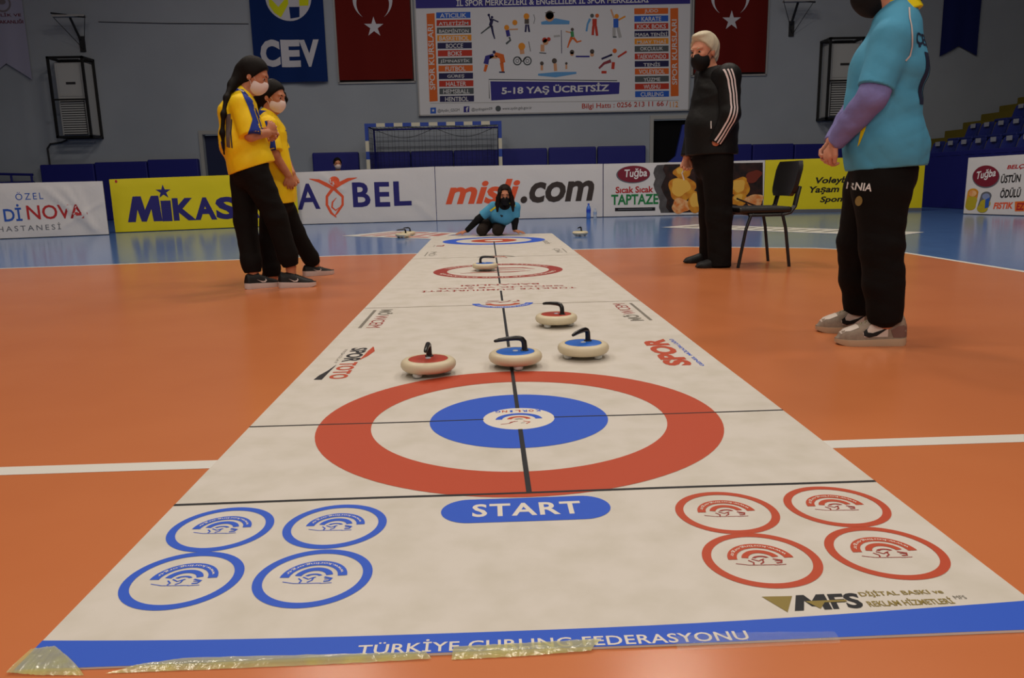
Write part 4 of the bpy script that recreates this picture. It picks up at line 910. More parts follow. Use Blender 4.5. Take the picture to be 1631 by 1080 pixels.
# ------------------------------------------------------------------ black stacking chair
M_upol = mat('black_upholstery', (22, 20, 20), 0.45, 0.4, bump=(60, 0.1, 0.002)); M_tubem = mat('black_tube_steel', (24, 23, 23), 0.35, 0.5)
ch = tag(empty('stacking_chair', (2.075, 6.25, 0), PI + 0.03), 'black padded stacking chair standing behind the man in black', 'chair')
mb = MB()
V = []; F_ = []
mb.box((0.0, 0, 0.445), (0.42, 0.44, 0.045), M_upol, bev=0.018); mb.build('seat', ch)
mb = MB(); n, mz_ = 10, 8; V = []
for j in range(mz_ + 1):
    t = j / mz_; z = 0.545 + 0.27 * t; xo = -0.235 - 0.055 * t
    for i in range(n + 1):
        q = -1 + 2 * i / n; hw = 0.205 + 0.02 * t - 0.045 * max(0, (t - 0.7) / 0.3) ** 2 - 0.05 * max(0, (0.25 - t) / 0.25) ** 2
        V.append((xo - 0.035 * (1 - q * q), q * hw, z))
Fq = [(j * (n + 1) + i, j * (n + 1) + i + 1, (j + 1) * (n + 1) + i + 1, (j + 1) * (n + 1) + i) for j in range(mz_) for i in range(n)]
k = len(V); V += [(x + 0.035, y, z) for x, y, z in V]; Fq += [tuple(i + k for i in f[::-1]) for f in Fq[:]]
ed = list(range(n + 1)) + [j * (n + 1) + n for j in range(1, mz_ + 1)] + [mz_ * (n + 1) + i for i in range(n - 1, -1, -1)] + [j * (n + 1) for j in range(mz_ - 1, 0, -1)]
Fq += [(ed[a], ed[(a + 1) % len(ed)], ed[(a + 1) % len(ed)] + k, ed[a] + k) for a in range(len(ed))]
mb.add(V, Fq, M_upol); autosmooth(mb.build('backrest', ch), 50)
for sy in (-1, 1):
    mb = MB(); mb.tube([(0.205, sy * 0.215, 0.0), (0.15, sy * 0.21, 0.30), (0.115, sy * 0.205, 0.40), (0.09, sy * 0.2, 0.418)], 0.0125, M_tubem, 10); mb.build('leg', ch)
    mb = MB(); mb.tube([(-0.205, sy * 0.215, 0.0), (-0.165, sy * 0.21, 0.30), (-0.14, sy * 0.205, 0.40), (-0.12, sy * 0.2, 0.418)], 0.0125, M_tubem, 10); mb.build('leg', ch)
    mb = MB(); mb.tube([(0.13, sy * 0.2, 0.41), (-0.14, sy * 0.2, 0.41), (-0.20, sy * 0.2, 0.425), (-0.235, sy * 0.195, 0.47), (-0.255, sy * 0.19, 0.56), (-0.27, sy * 0.185, 0.62)], 0.0125, M_tubem, 10, True, 1.5); mb.build('seat_rail', ch)
mb = MB(); mb.tube([(0.10, -0.2, 0.412), (0.10, 0.2, 0.412)], 0.011, M_tubem); mb.tube([(-0.13, -0.2, 0.412), (-0.13, 0.2, 0.412)], 0.011, M_tubem); mb.build('cross_bar', ch)

# ------------------------------------------------------------------ water bottles by the board
def bottle(x, y, h, r, m, capm, label):
    root = tag(empty('water_bottle', (x, y, 0)), label, 'bottle')
    mb = MB(); mb.lathe([(r * 0.86, 0.002), (r, 0.012), (r, h * 0.3), (r * 0.93, h * 0.34), (r, h * 0.38), (r, h * 0.66), (r * 0.85, h * 0.76), (r * 0.4, h * 0.88), (r * 0.36, h * 0.94)], m, 20); autosmooth(mb.build('bottle_body', root), 45)
    mb = MB(); mb.lathe([(r * 0.44, h * 0.93), (r * 0.44, h * 0.995), (r * 0.38, h)], capm, 16); autosmooth(mb.build('cap', root), 45)
    mb = MB(); mb.lathe([(r * 1.015, h * 0.42), (r * 1.015, h * 0.62)], capm if h > 0.25 else mat('pale_bottle_label', (150, 170, 205), 0.4), 20, caps=False); mb.build('bottle_label', root)
M_bot = mat('blue_bottle_plastic', (70, 120, 215), 0.15, 0.5, alpha=0.85); M_bot2 = mat('clear_bottle_plastic', (190, 205, 225), 0.1, 0.5, alpha=0.55)
bottle(1.80, 14.48, 0.285, 0.042, M_bot, mat('blue_bottle_cap', (36, 70, 190), 0.4), 'tall blue plastic water bottle standing before the web address board')
bottle(1.915, 14.44, 0.205, 0.033, M_bot2, mat('white_bottle_cap', (205, 208, 215), 0.4), 'small clear plastic water bottle beside the tall blue one')
# ------------------------------------------------------------------ people: signed-distance bodies turned into one smooth surface each
def A3(v): return np.array([v[0], v[1], v[2]], np.float32)
class Sdf:
    def __init__(s, h): s.h = h; s.P = []; s.cuts = []
    def cap(s, a, b, ra, rb=None, k=0.02, side=None, ratio=1.0, flat=(0, 0)):
        rb = ra if rb is None else rb; a, b = A3(a), A3(b); m = max(ra, rb) * max(1, ratio)
        s.P.append(('c', np.minimum(a, b) - m, np.maximum(a, b) + m, k, (a, b, ra, rb, None if side is None else A3(side) / np.linalg.norm(A3(side)), ratio, flat)))
    def ell(s, c, r, k=0.02, R=None):
        c = A3(c); m = max(r); R = np.eye(3, dtype=np.float32) if R is None else np.array(R, np.float32)
        s.P.append(('e', c - m, c + m, k, (c, A3(r), R)))
    def chain(s, pts, radii, k=0.02, side=None, ratio=1.0):
        for i in range(len(pts) - 1): s.cap(pts[i], pts[i + 1], radii[i], radii[i + 1], k, side, ratio)
    def cut(s, p, n, lo=None, hi=None):
        """remove everything on the n side of the plane (optionally only inside a box)"""
        n = A3(n); s.cuts.append((A3(p), n / np.linalg.norm(n), lo, hi))
    def cutell(s, c, r): s.cuts.append(('e', A3(c), A3(r)))
    def mesh(s):
        h = s.h; pad = 3 * h
        lo = np.min([p[1] for p in s.P], 0) - pad; hi = np.max([p[2] for p in s.P], 0) + pad
        n = np.ceil((hi - lo) / h).astype(int) + 1
        ax = [lo[i] + h * np.arange(n[i], dtype=np.float32) for i in range(3)]
        D = np.full(n, 1.0, np.float32)
        for kind, l, u, k, a in s.P:
            m = k + 3 * h
            i0 = np.maximum(((l - m - lo) / h).astype(int), 0); i1 = np.minimum(((u + m - lo) / h).astype(int) + 2, n)
            sl = tuple(slice(i0[q], i1[q]) for q in range(3))
            X, Y, Z = np.meshgrid(*[ax[q][sl[q]] for q in range(3)], indexing='ij', sparse=True)
            if kind == 'c':
                A_, B_, ra, rb, side, ratio, flat = a; ba = B_ - A_
                x, y, z = X - A_[0], Y - A_[1], Z - A_[2]
                if side is not None:
                    f = (1.0 / ratio - 1.0); q = (x * side[0] + y * side[1] + z * side[2]) * f
                    x, y, z = x + q * side[0], y + q * side[1], z + q * side[2]; ba = ba + side * (ba @ side) * f
                L2 = float(ba @ ba) + 1e-12; t = (x * ba[0] + y * ba[1] + z * ba[2]) / L2; tc = np.clip(t, 0, 1)
                d = np.sqrt((x - tc * ba[0]) ** 2 + (y - tc * ba[1]) ** 2 + (z - tc * ba[2]) ** 2) - (ra + (rb - ra) * tc)
                L = math.sqrt(L2)
                if flat[0]: d = np.maximum(d, -t * L)
                if flat[1]: d = np.maximum(d, (t - 1) * L)
            else:
                c, r, R = a; x, y, z = X - c[0], Y - c[1], Z - c[2]
                u_ = [(x * R[0, q] + y * R[1, q] + z * R[2, q]) / r[q] for q in range(3)]
                g = np.sqrt(u_[0] ** 2 + u_[1] ** 2 + u_[2] ** 2); g2 = np.sqrt((u_[0] / r[0]) ** 2 + (u_[1] / r[1]) ** 2 + (u_[2] / r[2]) ** 2) + 1e-6
                d = g * (g - 1.0) / g2
            O = D[sl]; kk = max(k, 1e-4); hh = np.maximum(kk - np.abs(O - d), 0) / kk
            D[sl] = np.minimum(O, d) - hh * hh * kk * 0.25
        for c in s.cuts:
            X, Y, Z = np.meshgrid(*ax, indexing='ij', sparse=True)
            if isinstance(c[0], str):
                g = np.sqrt(((X - c[1][0]) / c[2][0]) ** 2 + ((Y - c[1][1]) / c[2][1]) ** 2 + ((Z - c[1][2]) / c[2][2]) ** 2); D = np.maximum(D, -(g - 1) * float(min(c[2])))
                continue
            p, nn, l, u = c; d = (X - p[0]) * nn[0] + (Y - p[1]) * nn[1] + (Z - p[2]) * nn[2]
            if l is not None:
                ins = (X > l[0]) & (X < u[0]) & (Y > l[1]) & (Y < u[1]) & (Z > l[2]) & (Z < u[2]); D = np.where(ins, np.maximum(D, d), D)
            else: D = np.maximum(D, d)
        D[0] = D[-1] = 1; D[:, 0] = D[:, -1] = 1; D[:, :, 0] = D[:, :, -1] = 1
        I = D < 0; nc = np.array(D.shape) - 1
        cs = [(i, j, k) for i in (0, 1) for j in (0, 1) for k in (0, 1)]
        cnt = np.zeros(nc, np.int8)
        for i, j, k in cs: cnt += I[i:i + nc[0], j:j + nc[1], k:k + nc[2]]
        act = (cnt > 0) & (cnt < 8); idx = np.full(nc, -1, np.int64); ce = np.argwhere(act); idx[act] = np.arange(len(ce))
        S = np.zeros((len(ce), 3)); N = np.zeros(len(ce))
        for a_ in range(8):
            for b_ in range(a_ + 1, 8):
                e = np.array(cs[b_]) - np.array(cs[a_])
                if abs(e).sum() != 1: continue
                pa, pb = ce + cs[a_], ce + cs[b_]; da, db = D[tuple(pa.T)], D[tuple(pb.T)]
                x = (da < 0) != (db < 0); t = np.where(x, da / np.where(x, da - db, 1), 0)[:, None]
                S += np.where(x[:, None], pa + (pb - pa) * t, 0); N += x
        V = lo + h * (S / N[:, None]); F_ = []
        for q in range(3):
            o1, o2 = (q + 1) % 3, (q + 2) % 3
            s0 = [slice(None)] * 3; s1 = [slice(None)] * 3; s0[q] = slice(0, -1); s1[q] = slice(1, None)
            a0, a1 = I[tuple(s0)], I[tuple(s1)]; E = np.argwhere(a0 != a1); sg = a0[tuple(E.T)]
            ok = (E[:, o1] > 0) & (E[:, o2] > 0) & (E[:, o1] < nc[o1]) & (E[:, o2] < nc[o2]); E, sg = E[ok], sg[ok]
            u1 = np.zeros(3, int); u1[o1] = 1; u2 = np.zeros(3, int); u2[o2] = 1
            qd = np.stack([idx[tuple((E - w_).T)] for w_ in (u1 + u2, u2, 0 * u1, u1)], 1)
            qd = np.where(sg[:, None], qd, qd[:, ::-1]); F_.append(qd)
        return V, np.concatenate(F_)
    def build(s, name, m, parent, disp=None, loc=None):
        V, F_ = s.mesh()
        if disp is not None: V = V + disp(V)
        me = bpy.data.meshes.new(name); me.vertices.add(len(V)); me.vertices.foreach_set('co', V.astype(np.float32).ravel())
        me.loops.add(F_.size); me.loops.foreach_set('vertex_index', F_.ravel().astype(np.int32))
        me.polygons.add(len(F_)); me.polygons.foreach_set('loop_start', np.arange(0, F_.size, 4, dtype=np.int32))
        me.polygons.foreach_set('use_smooth', np.ones(len(F_), bool)); me.materials.append(m); me.update(calc_edges=True)
        o = bpy.data.objects.new(name, me); COL.objects.link(o)
        if parent: o.parent = parent
        s.bvh = BVHTree.FromPolygons([tuple(v) for v in V], [tuple(f) for f in F_])
        return o
def folds(amp, comps, seed=0):
    """cloth creases: bands of soft ridges along given directions, displaced roughly outwards"""
    rg = np.random.RandomState(seed)
    ph = rg.uniform(0, 6.28, (len(comps), 4))
    def f(V):
        d = np.zeros(len(V))
        for (kx, ky, kz, a), p in zip(comps, ph):
            wv = 0.9 * np.sin(11 * V[:, 0] + p[1]) + 0.9 * np.sin(13 * V[:, 2] + p[2]) + 0.7 * np.sin(12 * V[:, 1] + p[3])
            sn = np.sin(kx * V[:, 0] + ky * V[:, 1] + kz * V[:, 2] + p[0] + 1.3 * wv); msk = 0.5 + 0.5 * np.sin(4.3 * V[:, 2] + 5 * V[:, 0] + p[2])
            d += a * (np.maximum(sn, -0.3) ** 1) * msk
        c = V.mean(0); n = V - c; n[:, 2] = 0; n /= (np.linalg.norm(n, axis=1)[:, None] + 1e-6)
        return n * (d * amp)[:, None]
    return f
def decal(name, VF, bvh, org, u, v, direc, m, parent, lift=0.0015, dens=0.012, smooth=True):
    """flat shape (metres) laid out at org along u, v and pressed along direc onto a surface"""
    VF = densify(VF, dens); org, u, v, direc = Vector(org), Vector(u).normalized(), Vector(v).normalized(), Vector(direc).normalized()
    out = []; ok = []
    for a, b in VF[0]:
        p = org + u * a + v * b - direc * 0.6
        hit, nor, i_, d_ = bvh.ray_cast(p, direc, 1.2)
        if hit is None: out.append(p); ok.append(False)
        else:
            if nor.dot(direc) > 0: nor = -nor
            out.append(hit - direc * lift * 0.5 + nor * lift); ok.append(True)
    F_ = [f for f in VF[1] if all(ok[i] for i in f) and max((out[f[i]] - out[f[i - 1]]).length for i in range(len(f))) < 6 * dens]
    return link_mesh(name, out, F_, m, parent=parent, smooth=smooth)
def rotm(yaw=0, pitch=0, roll=0):
    """head frame: pitch > 0 looks down, yaw > 0 turns left"""
    return np.array(Matrix.Rotation(yaw, 3, 'Z') @ Matrix.Rotation(pitch, 3, 'Y') @ Matrix.Rotation(roll, 3, 'X'), np.float32)
class Head:
    def __init__(s, c, R, sc_=1.0): s.c = A3(c); s.R = R; s.s = sc_
    def p(s, x, y, z): return s.c + s.R @ np.array([x, y, z], np.float32) * s.s
    def add(s, S):
        e = lambda c, r, k=0.02: S.ell(s.p(*c), tuple(v * s.s for v in r), k, s.R)
        e((-0.012, 0, 0.028), (0.098, 0.076, 0.094)); e((0.024, 0, -0.04), (0.070, 0.058, 0.078), 0.03); e((0.062, 0, -0.088), (0.026, 0.026, 0.022), 0.03)
        e((0.078, 0, 0.034), (0.016, 0.050, 0.012), 0.02)
        S.cap(s.p(0.090, 0, 0.016), s.p(0.107, 0, -0.022), 0.008 * s.s, 0.0125 * s.s, 0.012)
        e((0.088, 0.0, -0.052), (0.012, 0.024, 0.006), 0.01); e((0.086, 0.0, -0.062), (0.012, 0.02, 0.006), 0.01)
        for q in (-1, 1):
            e((-0.006, q * 0.077, -0.006), (0.019, 0.011, 0.031), 0.008); e((0.064, q * 0.036, -0.012), (0.02, 0.018, 0.014), 0.025)
    def eyes(s, parent):
        for q in (-1, 1):
            mb = MB(); c = s.p(0.0815, q * 0.031, 0.010)
            V = []; n, m_ = 10, 6
            for j in range(m_ + 1):
                for i in range(n):
                    a, b = 2 * PI * i / n, PI * j / m_; V.append(s.p(0.0835 + 0.008 * math.sin(b) * math.cos(a), q * 0.031 + 0.0115 * math.sin(b) * math.sin(a), 0.010 + 0.0055 * math.cos(b)))
            F_ = [(j * n + i, j * n + (i + 1) % n, (j + 1) * n + (i + 1) % n, (j + 1) * n + i) for j in range(m_) for i in range(n)]
            o = link_mesh('eye', V, F_, [M_eyew, M_eyed], [1 if (f % n) in (8, 9, 0, 1) else 0 for f in range(len(F_))], parent, True)
    def brows(s, m, parent):
        for q in (-1, 1):
            mb = MB(); mb.tube([s.p(0.093, q * 0.016, 0.028), s.p(0.090, q * 0.032, 0.034), s.p(0.078, q * 0.048, 0.030)], [0.003, 0.004, 0.002], m, 6); mb.build('eyebrow', parent, True)
    def mask(s, m, parent, loops=True):
        S = Sdf(0.004); S.ell(s.p(0.028, 0, -0.052), (0.084 * s.s, 0.069 * s.s, 0.072 * s.s), 0.01, s.R); S.ell(s.p(0.085, 0, -0.03), (0.032 * s.s, 0.026 * s.s, 0.034 * s.s), 0.03, s.R)
        X = s.R @ np.array([1, 0, 0.0]); Z = s.R @ np.array([0, 0, 1.0])
        S.cut(s.p(0.030, 0, 0), -X + 0.12 * Z); S.cut(s.p(0.10, 0, -0.004), Z + 0.12 * X)
        o = S.build('face_mask', m, parent)
        if loops:
            for q in (-1, 1):
                mb = MB(); mb.tube([s.p(0.04, q * 0.062, -0.018), s.p(0.015, q * 0.076, 0.010), s.p(-0.016, q * 0.084, 0.02)], 0.0022, m, 5); mb.tube([s.p(0.036, q * 0.058, -0.09), s.p(0.012, q * 0.072, -0.04), s.p(-0.014, q * 0.086, -0.02)], 0.0022, m, 5); mb.build('ear_loop', o, True)
        return o
    def hair_cap(s, S, thick=0.012, line=0.052, tilt=0.62, low=-0.05):
        S.ell(s.p(-0.016, 0, 0.032), ((0.098 + thick) * s.s, (0.077 + thick) * s.s, (0.096 + thick) * s.s), 0.01, s.R)
        S.ell(s.p(-0.045, 0, -0.03), (0.066 * s.s, 0.068 * s.s, 0.07 * s.s), 0.02, s.R)
        X = s.R @ np.array([1, 0, 0.0]); Z = s.R @ np.array([0, 0, 1.0])
        S.cut(s.p(line, 0, 0.055), X - tilt * Z, tuple(s.c - 0.16 * s.s), tuple(s.c + 0.16 * s.s))
def hand(S, w_, d, n, size=1.0, curl=0.5, thumb=1, spread=0.0):
    """w_ wrist, d fingers' direction, n palm normal, thumb +1/-1 = side of d x n"""
    w_, d, n = Vector(w_), Vector(d).normalized(), Vector(n); n = (n - d * n.dot(d)).normalized(); sd = d.cross(n)
    S.cap(w_, w_ + d * 0.062 * size, 0.026 * size, 0.037 * size, 0.010, n, 0.40)
    for i, L in enumerate((0.070, 0.078, 0.073, 0.056)):
        o = (i - 1.5); b = w_ + d * (0.078 - 0.006 * abs(o)) * size + sd * (-thumb) * (-o) * 0.0215 * size * -1
        dd = (d + sd * thumb * (-o) * 0.10 * spread * -1 * -1).normalized(); p = b
        for k_, fr in enumerate((0.44, 0.31, 0.25)):
            a = curl * (0.55 + 0.75 * k_); v = (dd * math.cos(a) + n * math.sin(a)); p2 = p + v * L * fr * size
            S.cap(p, p2, (0.0094 - 0.0008 * k_) * size, (0.0088 - 0.0009 * k_) * size, 0.0025); p = p2
    b = w_ + d * 0.025 * size + sd * thumb * 0.026 * size
    p1 = b + (d * 0.75 + sd * thumb * 0.6 + n * 0.25).normalized() * 0.036 * size; p2 = p1 + (d * 0.9 + sd * thumb * 0.15 + n * 0.4).normalized() * 0.030 * size
    S.cap(b, p1, 0.0145 * size, 0.0118 * size, 0.008); S.cap(p1, p2, 0.0112 * size, 0.0095 * size, 0.004)

def strands(parent, m, *chains):
    for pts, rr in chains:
        S = Sdf(0.005); S.chain(pts, rr, 0.02); S.build('hair_strand', m, parent)

class Person:
    def __init__(s, x, y, F, label):
        s.F = Vector((F[0], F[1], 0)).normalized(); s.Lt = Vector((-s.F.y, s.F.x, 0)); s.o = Vector((x, y, 0))
        s.root = tag(empty('person', s.o, math.atan2(s.F.y, s.F.x)), label, 'person')
    def J(s, px, py, l=0.0):
        """joint seen at a pixel, on the upright plane l metres to the person's left"""
        p = on_plane(px, py, s.o + s.Lt * l, s.Lt) - s.o
        return np.array([p.dot(s.F), p.dot(s.Lt), p.z], np.float32)
def sub(v, a): return np.array(v, np.float32) + np.array(a, np.float32)
def mid(a, b, t=0.5): return a * (1 - t) + b * t
YS = (0, 1, 0)

def shoe(person, heel, ang, L, wd, hgt, kind):
    """trainer: heel point (x, y) on the floor in the person's frame, pointing along ang"""
    root = empty('shoe', (heel[0], heel[1], 0.0), ang, person)
    def sect(x):
        t = x / L
        w_ = wd * (0.78 + 0.10 * math.sin(PI * min(1, t / 0.35)) * -0.3 + 0.24 * math.exp(-((t - 0.70) / 0.22) ** 2)) * min(1, ((t + 0.004) / 0.10) ** 0.5) * min(1, ((1.004 - t) / 0.16) ** 0.5)
        return w_ / 2
    top = lambda t: (hgt * (1 - 0.05 * math.sin(PI * min(1, t / 0.30))) * min(1, (t + 0.015) / 0.09) ** 0.35 if t < 0.36 else hgt * (1 - ((t - 0.36) / 0.64) ** 0.72 * 0.62)) * (min(1, (1.02 - t) / 0.12) ** 0.6)
    n, m_ = 34, 14; st = {'grey': 0.030, 'black': 0.038, 'formal': 0.018}[kind]
    mb = MB(); V = []
    for i in range(n + 1):
        t = i / n; x = L * t; w_ = sect(x) * 1.05; rise = 0.012 * max(0, (t - 0.8) / 0.2) ** 2 + 0.006 * max(0, (0.06 - t) / 0.06)
        hs = st * (1.15 - 0.25 * t)
        for (a, z) in ((-0.94, 0.0 + rise), (-1.0, 0.005 + rise), (-1.0, hs), (1.0, hs), (1.0, 0.005 + rise), (0.94, 0.0 + rise)): V.append((x, a * w_, z))
    k = 6; F_ = [(i * k + j, i * k + (j + 1) % k, (i + 1) * k + (j + 1) % k, (i + 1) * k + j) for i in range(n) for j in range(k)] + [tuple(range(k))[::-1], tuple(n * k + j for j in range(k))]
    mb.add(V, F_, {'grey': M_sole_cream, 'black': M_sole_white, 'formal': M_shoe_black}[kind]); autosmooth(mb.build('sole', root), 40)
    V = []
    for i in range(n + 1):
        t = i / n; x = L * t; w_ = sect(x) * 0.98; h_ = max(top(t), st + 0.002); b0 = st * (1.1 - 0.25 * t)
        for j in range(m_ + 1):
            q = PI * j / m_; ex = 0.62 if t > 0.36 else 0.85
            y = w_ * math.copysign(abs(math.cos(q)) ** ex, math.cos(q)) * (1 if t > 0.36 else 1 - 0.22 * math.sin(q)); z = b0 + (h_ - b0) * math.sin(q) ** (0.9 if t > 0.36 else 0.55)
            V.append((x, y, z))
    k = m_ + 1; F_ = [(i * k + j, i * k + j + 1, (i + 1) * k + j + 1, (i + 1) * k + j) for i in range(n) for j in range(m_)]; F_ += [tuple(range(k))[::-1], tuple(n * k + j for j in range(k))]
    up = link_mesh('upper', V, F_, {'grey': M_shoe_grey, 'black': M_shoe_black, 'formal': M_shoe_black}[kind], parent=root, smooth=True); autosmooth(up, 60)
    bv = BVHTree.FromPolygons([Vector(v) for v in V], F_)
    sw = [(0.42, 0.52), (0.50, 0.48), (0.58, 0.38)]
    if kind != 'formal':
        sx = L; sz = hgt
        swo = poly([(0.24 * sx, 0.64 * sz), (0.40 * sx, 0.50 * sz), (0.52 * sx, 0.42 * sz), (0.59 * sx, 0.44 * sz), (0.60 * sx, 0.52 * sz), (0.56 * sx, 0.62 * sz), (0.65 * sx, 0.46 * sz), (0.645 * sx, 0.34 * sz), (0.57 * sx, 0.29 * sz), (0.46 * sx, 0.33 * sz)]) if kind == 'grey' else \
              poly([(0.30 * sx, 0.60 * sz), (0.40 * sx, 0.50 * sz), (0.47 * sx, 0.46 * sz), (0.53 * sx, 0.50 * sz), (0.54 * sx, 0.62 * sz), (0.57 * sx, 0.50 * sz), (0.53 * sx, 0.40 * sz), (0.44 * sx, 0.40 * sz)])
        for sg in (-1, 1):
            decal('side_mark', swo, bv, (0, 0, 0), (1, 0, 0), (0, 0, 1), (0, sg, 0), M_shoe_black if kind == 'grey' else M_sole_white, root, 0.002, 0.02)
            if kind == 'grey':
                decal('white_panel', poly([(0.30 * sx, 0.74 * sz), (0.46 * sx, 0.78 * sz), (0.60 * sx, 0.56 * sz), (0.66 * sx, 0.42 * sz), (0.64 * sx, 0.30 * sz), (0.30 * sx, 0.30 * sz)]), bv, (0, 0, 0), (1, 0, 0), (0, 0, 1), (0, sg, 0), M_shoe_white, root, 0.0008, 0.02)
                decal('heel_panel', poly([(0.01 * sx, 0.28 * sz), (0.22 * sx, 0.28 * sz), (0.26 * sx, 0.5 * sz), (0.16 * sx, 0.62 * sz), (0.02 * sx, 0.66 * sz)]), bv, (0, 0, 0), (1, 0, 0), (0, 0, 1), (0, sg, 0), M_shoe_brown, root, 0.0012, 0.02)
                decal('collar_panel', poly([(0.06 * sx, 0.80 * sz), (0.30 * sx, 0.80 * sz), (0.36 * sx, 0.98 * sz), (0.04 * sx, 0.98 * sz)]), bv, (0, 0, 0), (1, 0, 0), (0, 0, 1), (0, sg, 0), M_shoe_brown, root, 0.0012, 0.02)
        if kind == 'grey': decal('toe_panel', poly([(0.70 * sx, -0.32 * wd), (0.82 * sx, -0.34 * wd), (0.93 * sx, -0.18 * wd), (0.93 * sx, 0.18 * wd), (0.82 * sx, 0.34 * wd), (0.70 * sx, 0.32 * wd)]), bv, (0, 0, 0), (1, 0, 0), (0, 1, 0), (0, 0, -1), M_shoe_white, root, 0.0012, 0.02)
        for i in range(5):
            t = 0.42 + 0.055 * i; z = top(t); mb = MB(); hw = 0.020 - 0.001 * i
            mb.tube([(L * t - 0.004, -hw, z - 0.006), (L * t, 0, z + 0.003), (L * t + 0.006, hw, z - 0.006)], 0.0028, M_shoe_lace if kind == 'grey' else M_shoe_black, 6); mb.build('lace', root, True)
    return root

M_skin = mat('skin_light', (206, 142, 112), 0.5, 0.35, noise=(30, 0.3, 0.7), rgb2=(196, 130, 102)); M_skin2 = mat('skin_olive', (190, 126, 92), 0.5, 0.35, noise=(30, 0.3, 0.7), rgb2=(178, 114, 84))
M_eyew = mat('eye_white', (215, 208, 200), 0.3, 0.5); M_eyed = mat('eye_dark', (28, 20, 16), 0.2, 0.6)
M_hairb = mat('black_hair', (20, 15, 13), 0.6, 0.12, bump=(220, 0.5, 0.004), stretch=(1, 1, 0.12)); M_hairg = mat('white_hair', (196, 184, 158), 0.6, 0.3, bump=(180, 0.6, 0.006), stretch=(1, 1, 0.3))
M_hairbr = mat('dark_brown_hair', (30, 20, 15), 0.6, 0.12, bump=(220, 0.5, 0.004), stretch=(1, 1, 0.12))
M_trou = mat('black_trouser_cloth', (17, 14, 13), 0.85, 0.15, bump=(9, 0.4, 0.02)); M_trou2 = mat('charcoal_trouser_cloth', (44, 36, 31), 0.85, 0.15, bump=(14, 0.4, 0.02))
M_shirtb = mat('sky_blue_jersey', (80, 156, 190), 0.75, 0.2, bump=(7, 0.35, 0.02)); M_shirty = mat('yellow_jersey', (242, 202, 20), 0.6, 0.25, bump=(9, 0.3, 0.02))
M_jy = mat('yellow_jersey_trim', (226, 206, 20), 0.7, 0.2); M_jb = mat('blue_jersey_trim', (34, 54, 140), 0.7, 0.2); M_jg = mat('grey_number_print', (96, 84, 80), 0.7); M_jdark = mat('dark_number_print', (26, 36, 62), 0.7)
M_lav = mat('lavender_sleeve_cloth', (124, 119, 172), 0.8, 0.15, bump=(16, 0.4, 0.015)); M_jack = mat('black_jacket_cloth', (15, 14, 14), 0.6, 0.25, bump=(12, 0.4, 0.015)); M_stripe = mat('white_stripe_cloth', (218, 204, 204), 0.7)
M_mw = mat('white_mask_cloth', (226, 206, 200), 0.8, 0.1); M_mk = mat('black_mask_cloth', (20, 19, 20), 0.7, 0.2)
M_shoe_black = mat('black_shoe_mesh', (20, 18, 18), 0.55, 0.3); M_sole_white = mat('white_sole_rubber', (206, 192, 186), 0.55); M_sole_cream = mat('cream_sole_rubber', (190, 166, 138), 0.55)
M_shoe_grey = mat('grey_shoe_suede', (150, 134, 118), 0.75, 0.2, noise=(60, 0.35, 0.65), rgb2=(138, 122, 108)); M_shoe_white = mat('white_shoe_leather', (212, 196, 184), 0.5); M_shoe_brown = mat('taupe_shoe_suede', (122, 92, 84), 0.8, 0.1); M_shoe_lace = mat('tan_lace', (150, 138, 108), 0.8)
M_black_sleeve = mat('black_sleeve_cloth', (16, 15, 17), 0.75, 0.2, bump=(14, 0.3, 0.01))
TRF = folds(0.8, [(24, 6, 40, 0.0045), (-26, 12, 46, 0.004), (36, 30, 8, 0.004)], 3)
SHF = folds(1.0, [(26, 10, 34, 0.0035), (-22, 14, 40, 0.003), (40, 20, 6, 0.003), (6, 20, 70, 0.0018)], 5)

# ---- woman in the sky blue shirt (right, cut by the frame)
W = Person(1.51, 3.26, (-0.93, 0.36), 'person in sky blue sports shirt, lavender sleeves and black trousers standing at right, facing left')
J = W.J
neck = J(1433, 4); head = J(1404, -27); chest = J(1416, 105); waist = J(1404, 172); hip = J(1409, 232)
shL, elL, wrL = J(1421, 62, 0.15), J(1389, 156, 0.205), J(1331, 224, 0.10); shR, elR, wrR = sub(shL, (0, -0.30, 0)), J(1375, 156, -0.20), J(1326, 224, -0.05)
hL, kL, aL = J(1403, 262, 0.08), J(1404, 392, 0.11), J(1410, 512, 0.12); hR, kR, aR = J(1398, 262, -0.08), J(1366, 385, -0.12), J(1369, 494, -0.17)
S = Sdf(0.004)
S.chain([hip, waist, chest, mid(chest, neck, 0.75)], [0.11, 0.105, 0.11, 0.06], 0.03, YS, 1.3); S.cap(mid(chest, neck, 0.6), mid(neck, head, 0.55), 0.060, 0.055, 0.03)
hd = Head(head, rotm(0.05, 0.20), 1.0); hd.add(S)
for sh, el, wr, sg in ((shL, elL, wrL, 1), (shR, elR, wrR, -1)):
    S.cap(sub(chest, (0, sg * 0.08, 0.12)), sh, 0.06, 0.05, 0.03); S.cap(sh, el, 0.050, 0.040, 0.02); S.cap(el, wr, 0.040, 0.027, 0.02)
for h_, k_, a_ in ((hL, kL, aL), (hR, kR, aR)): S.cap(h_, k_, 0.080, 0.055, 0.03); S.cap(k_, a_, 0.052, 0.036, 0.02)
hand(S, wrL, (0.42, -0.25, -0.85), (-0.85, -0.45, -0.25), 0.88, 1.1, 1); hand(S, wrR, (0.42, 0.15, -0.80), (-0.6, 0.75, -0.2), 0.88, 1.1, -1)
body = S.build('body', M_skin, W.root); hd.eyes(body); hd.mask(M_mk, W.root)
S = Sdf(0.006); hd.hair_cap(S, 0.014); S.ell(hd.p(-0.125, 0, -0.055), (0.05, 0.05, 0.05), 0.01); hair = S.build('hair', M_hairb, W.root)
S = Sdf(0.006); c3 = mid(chest, neck, 0.60)
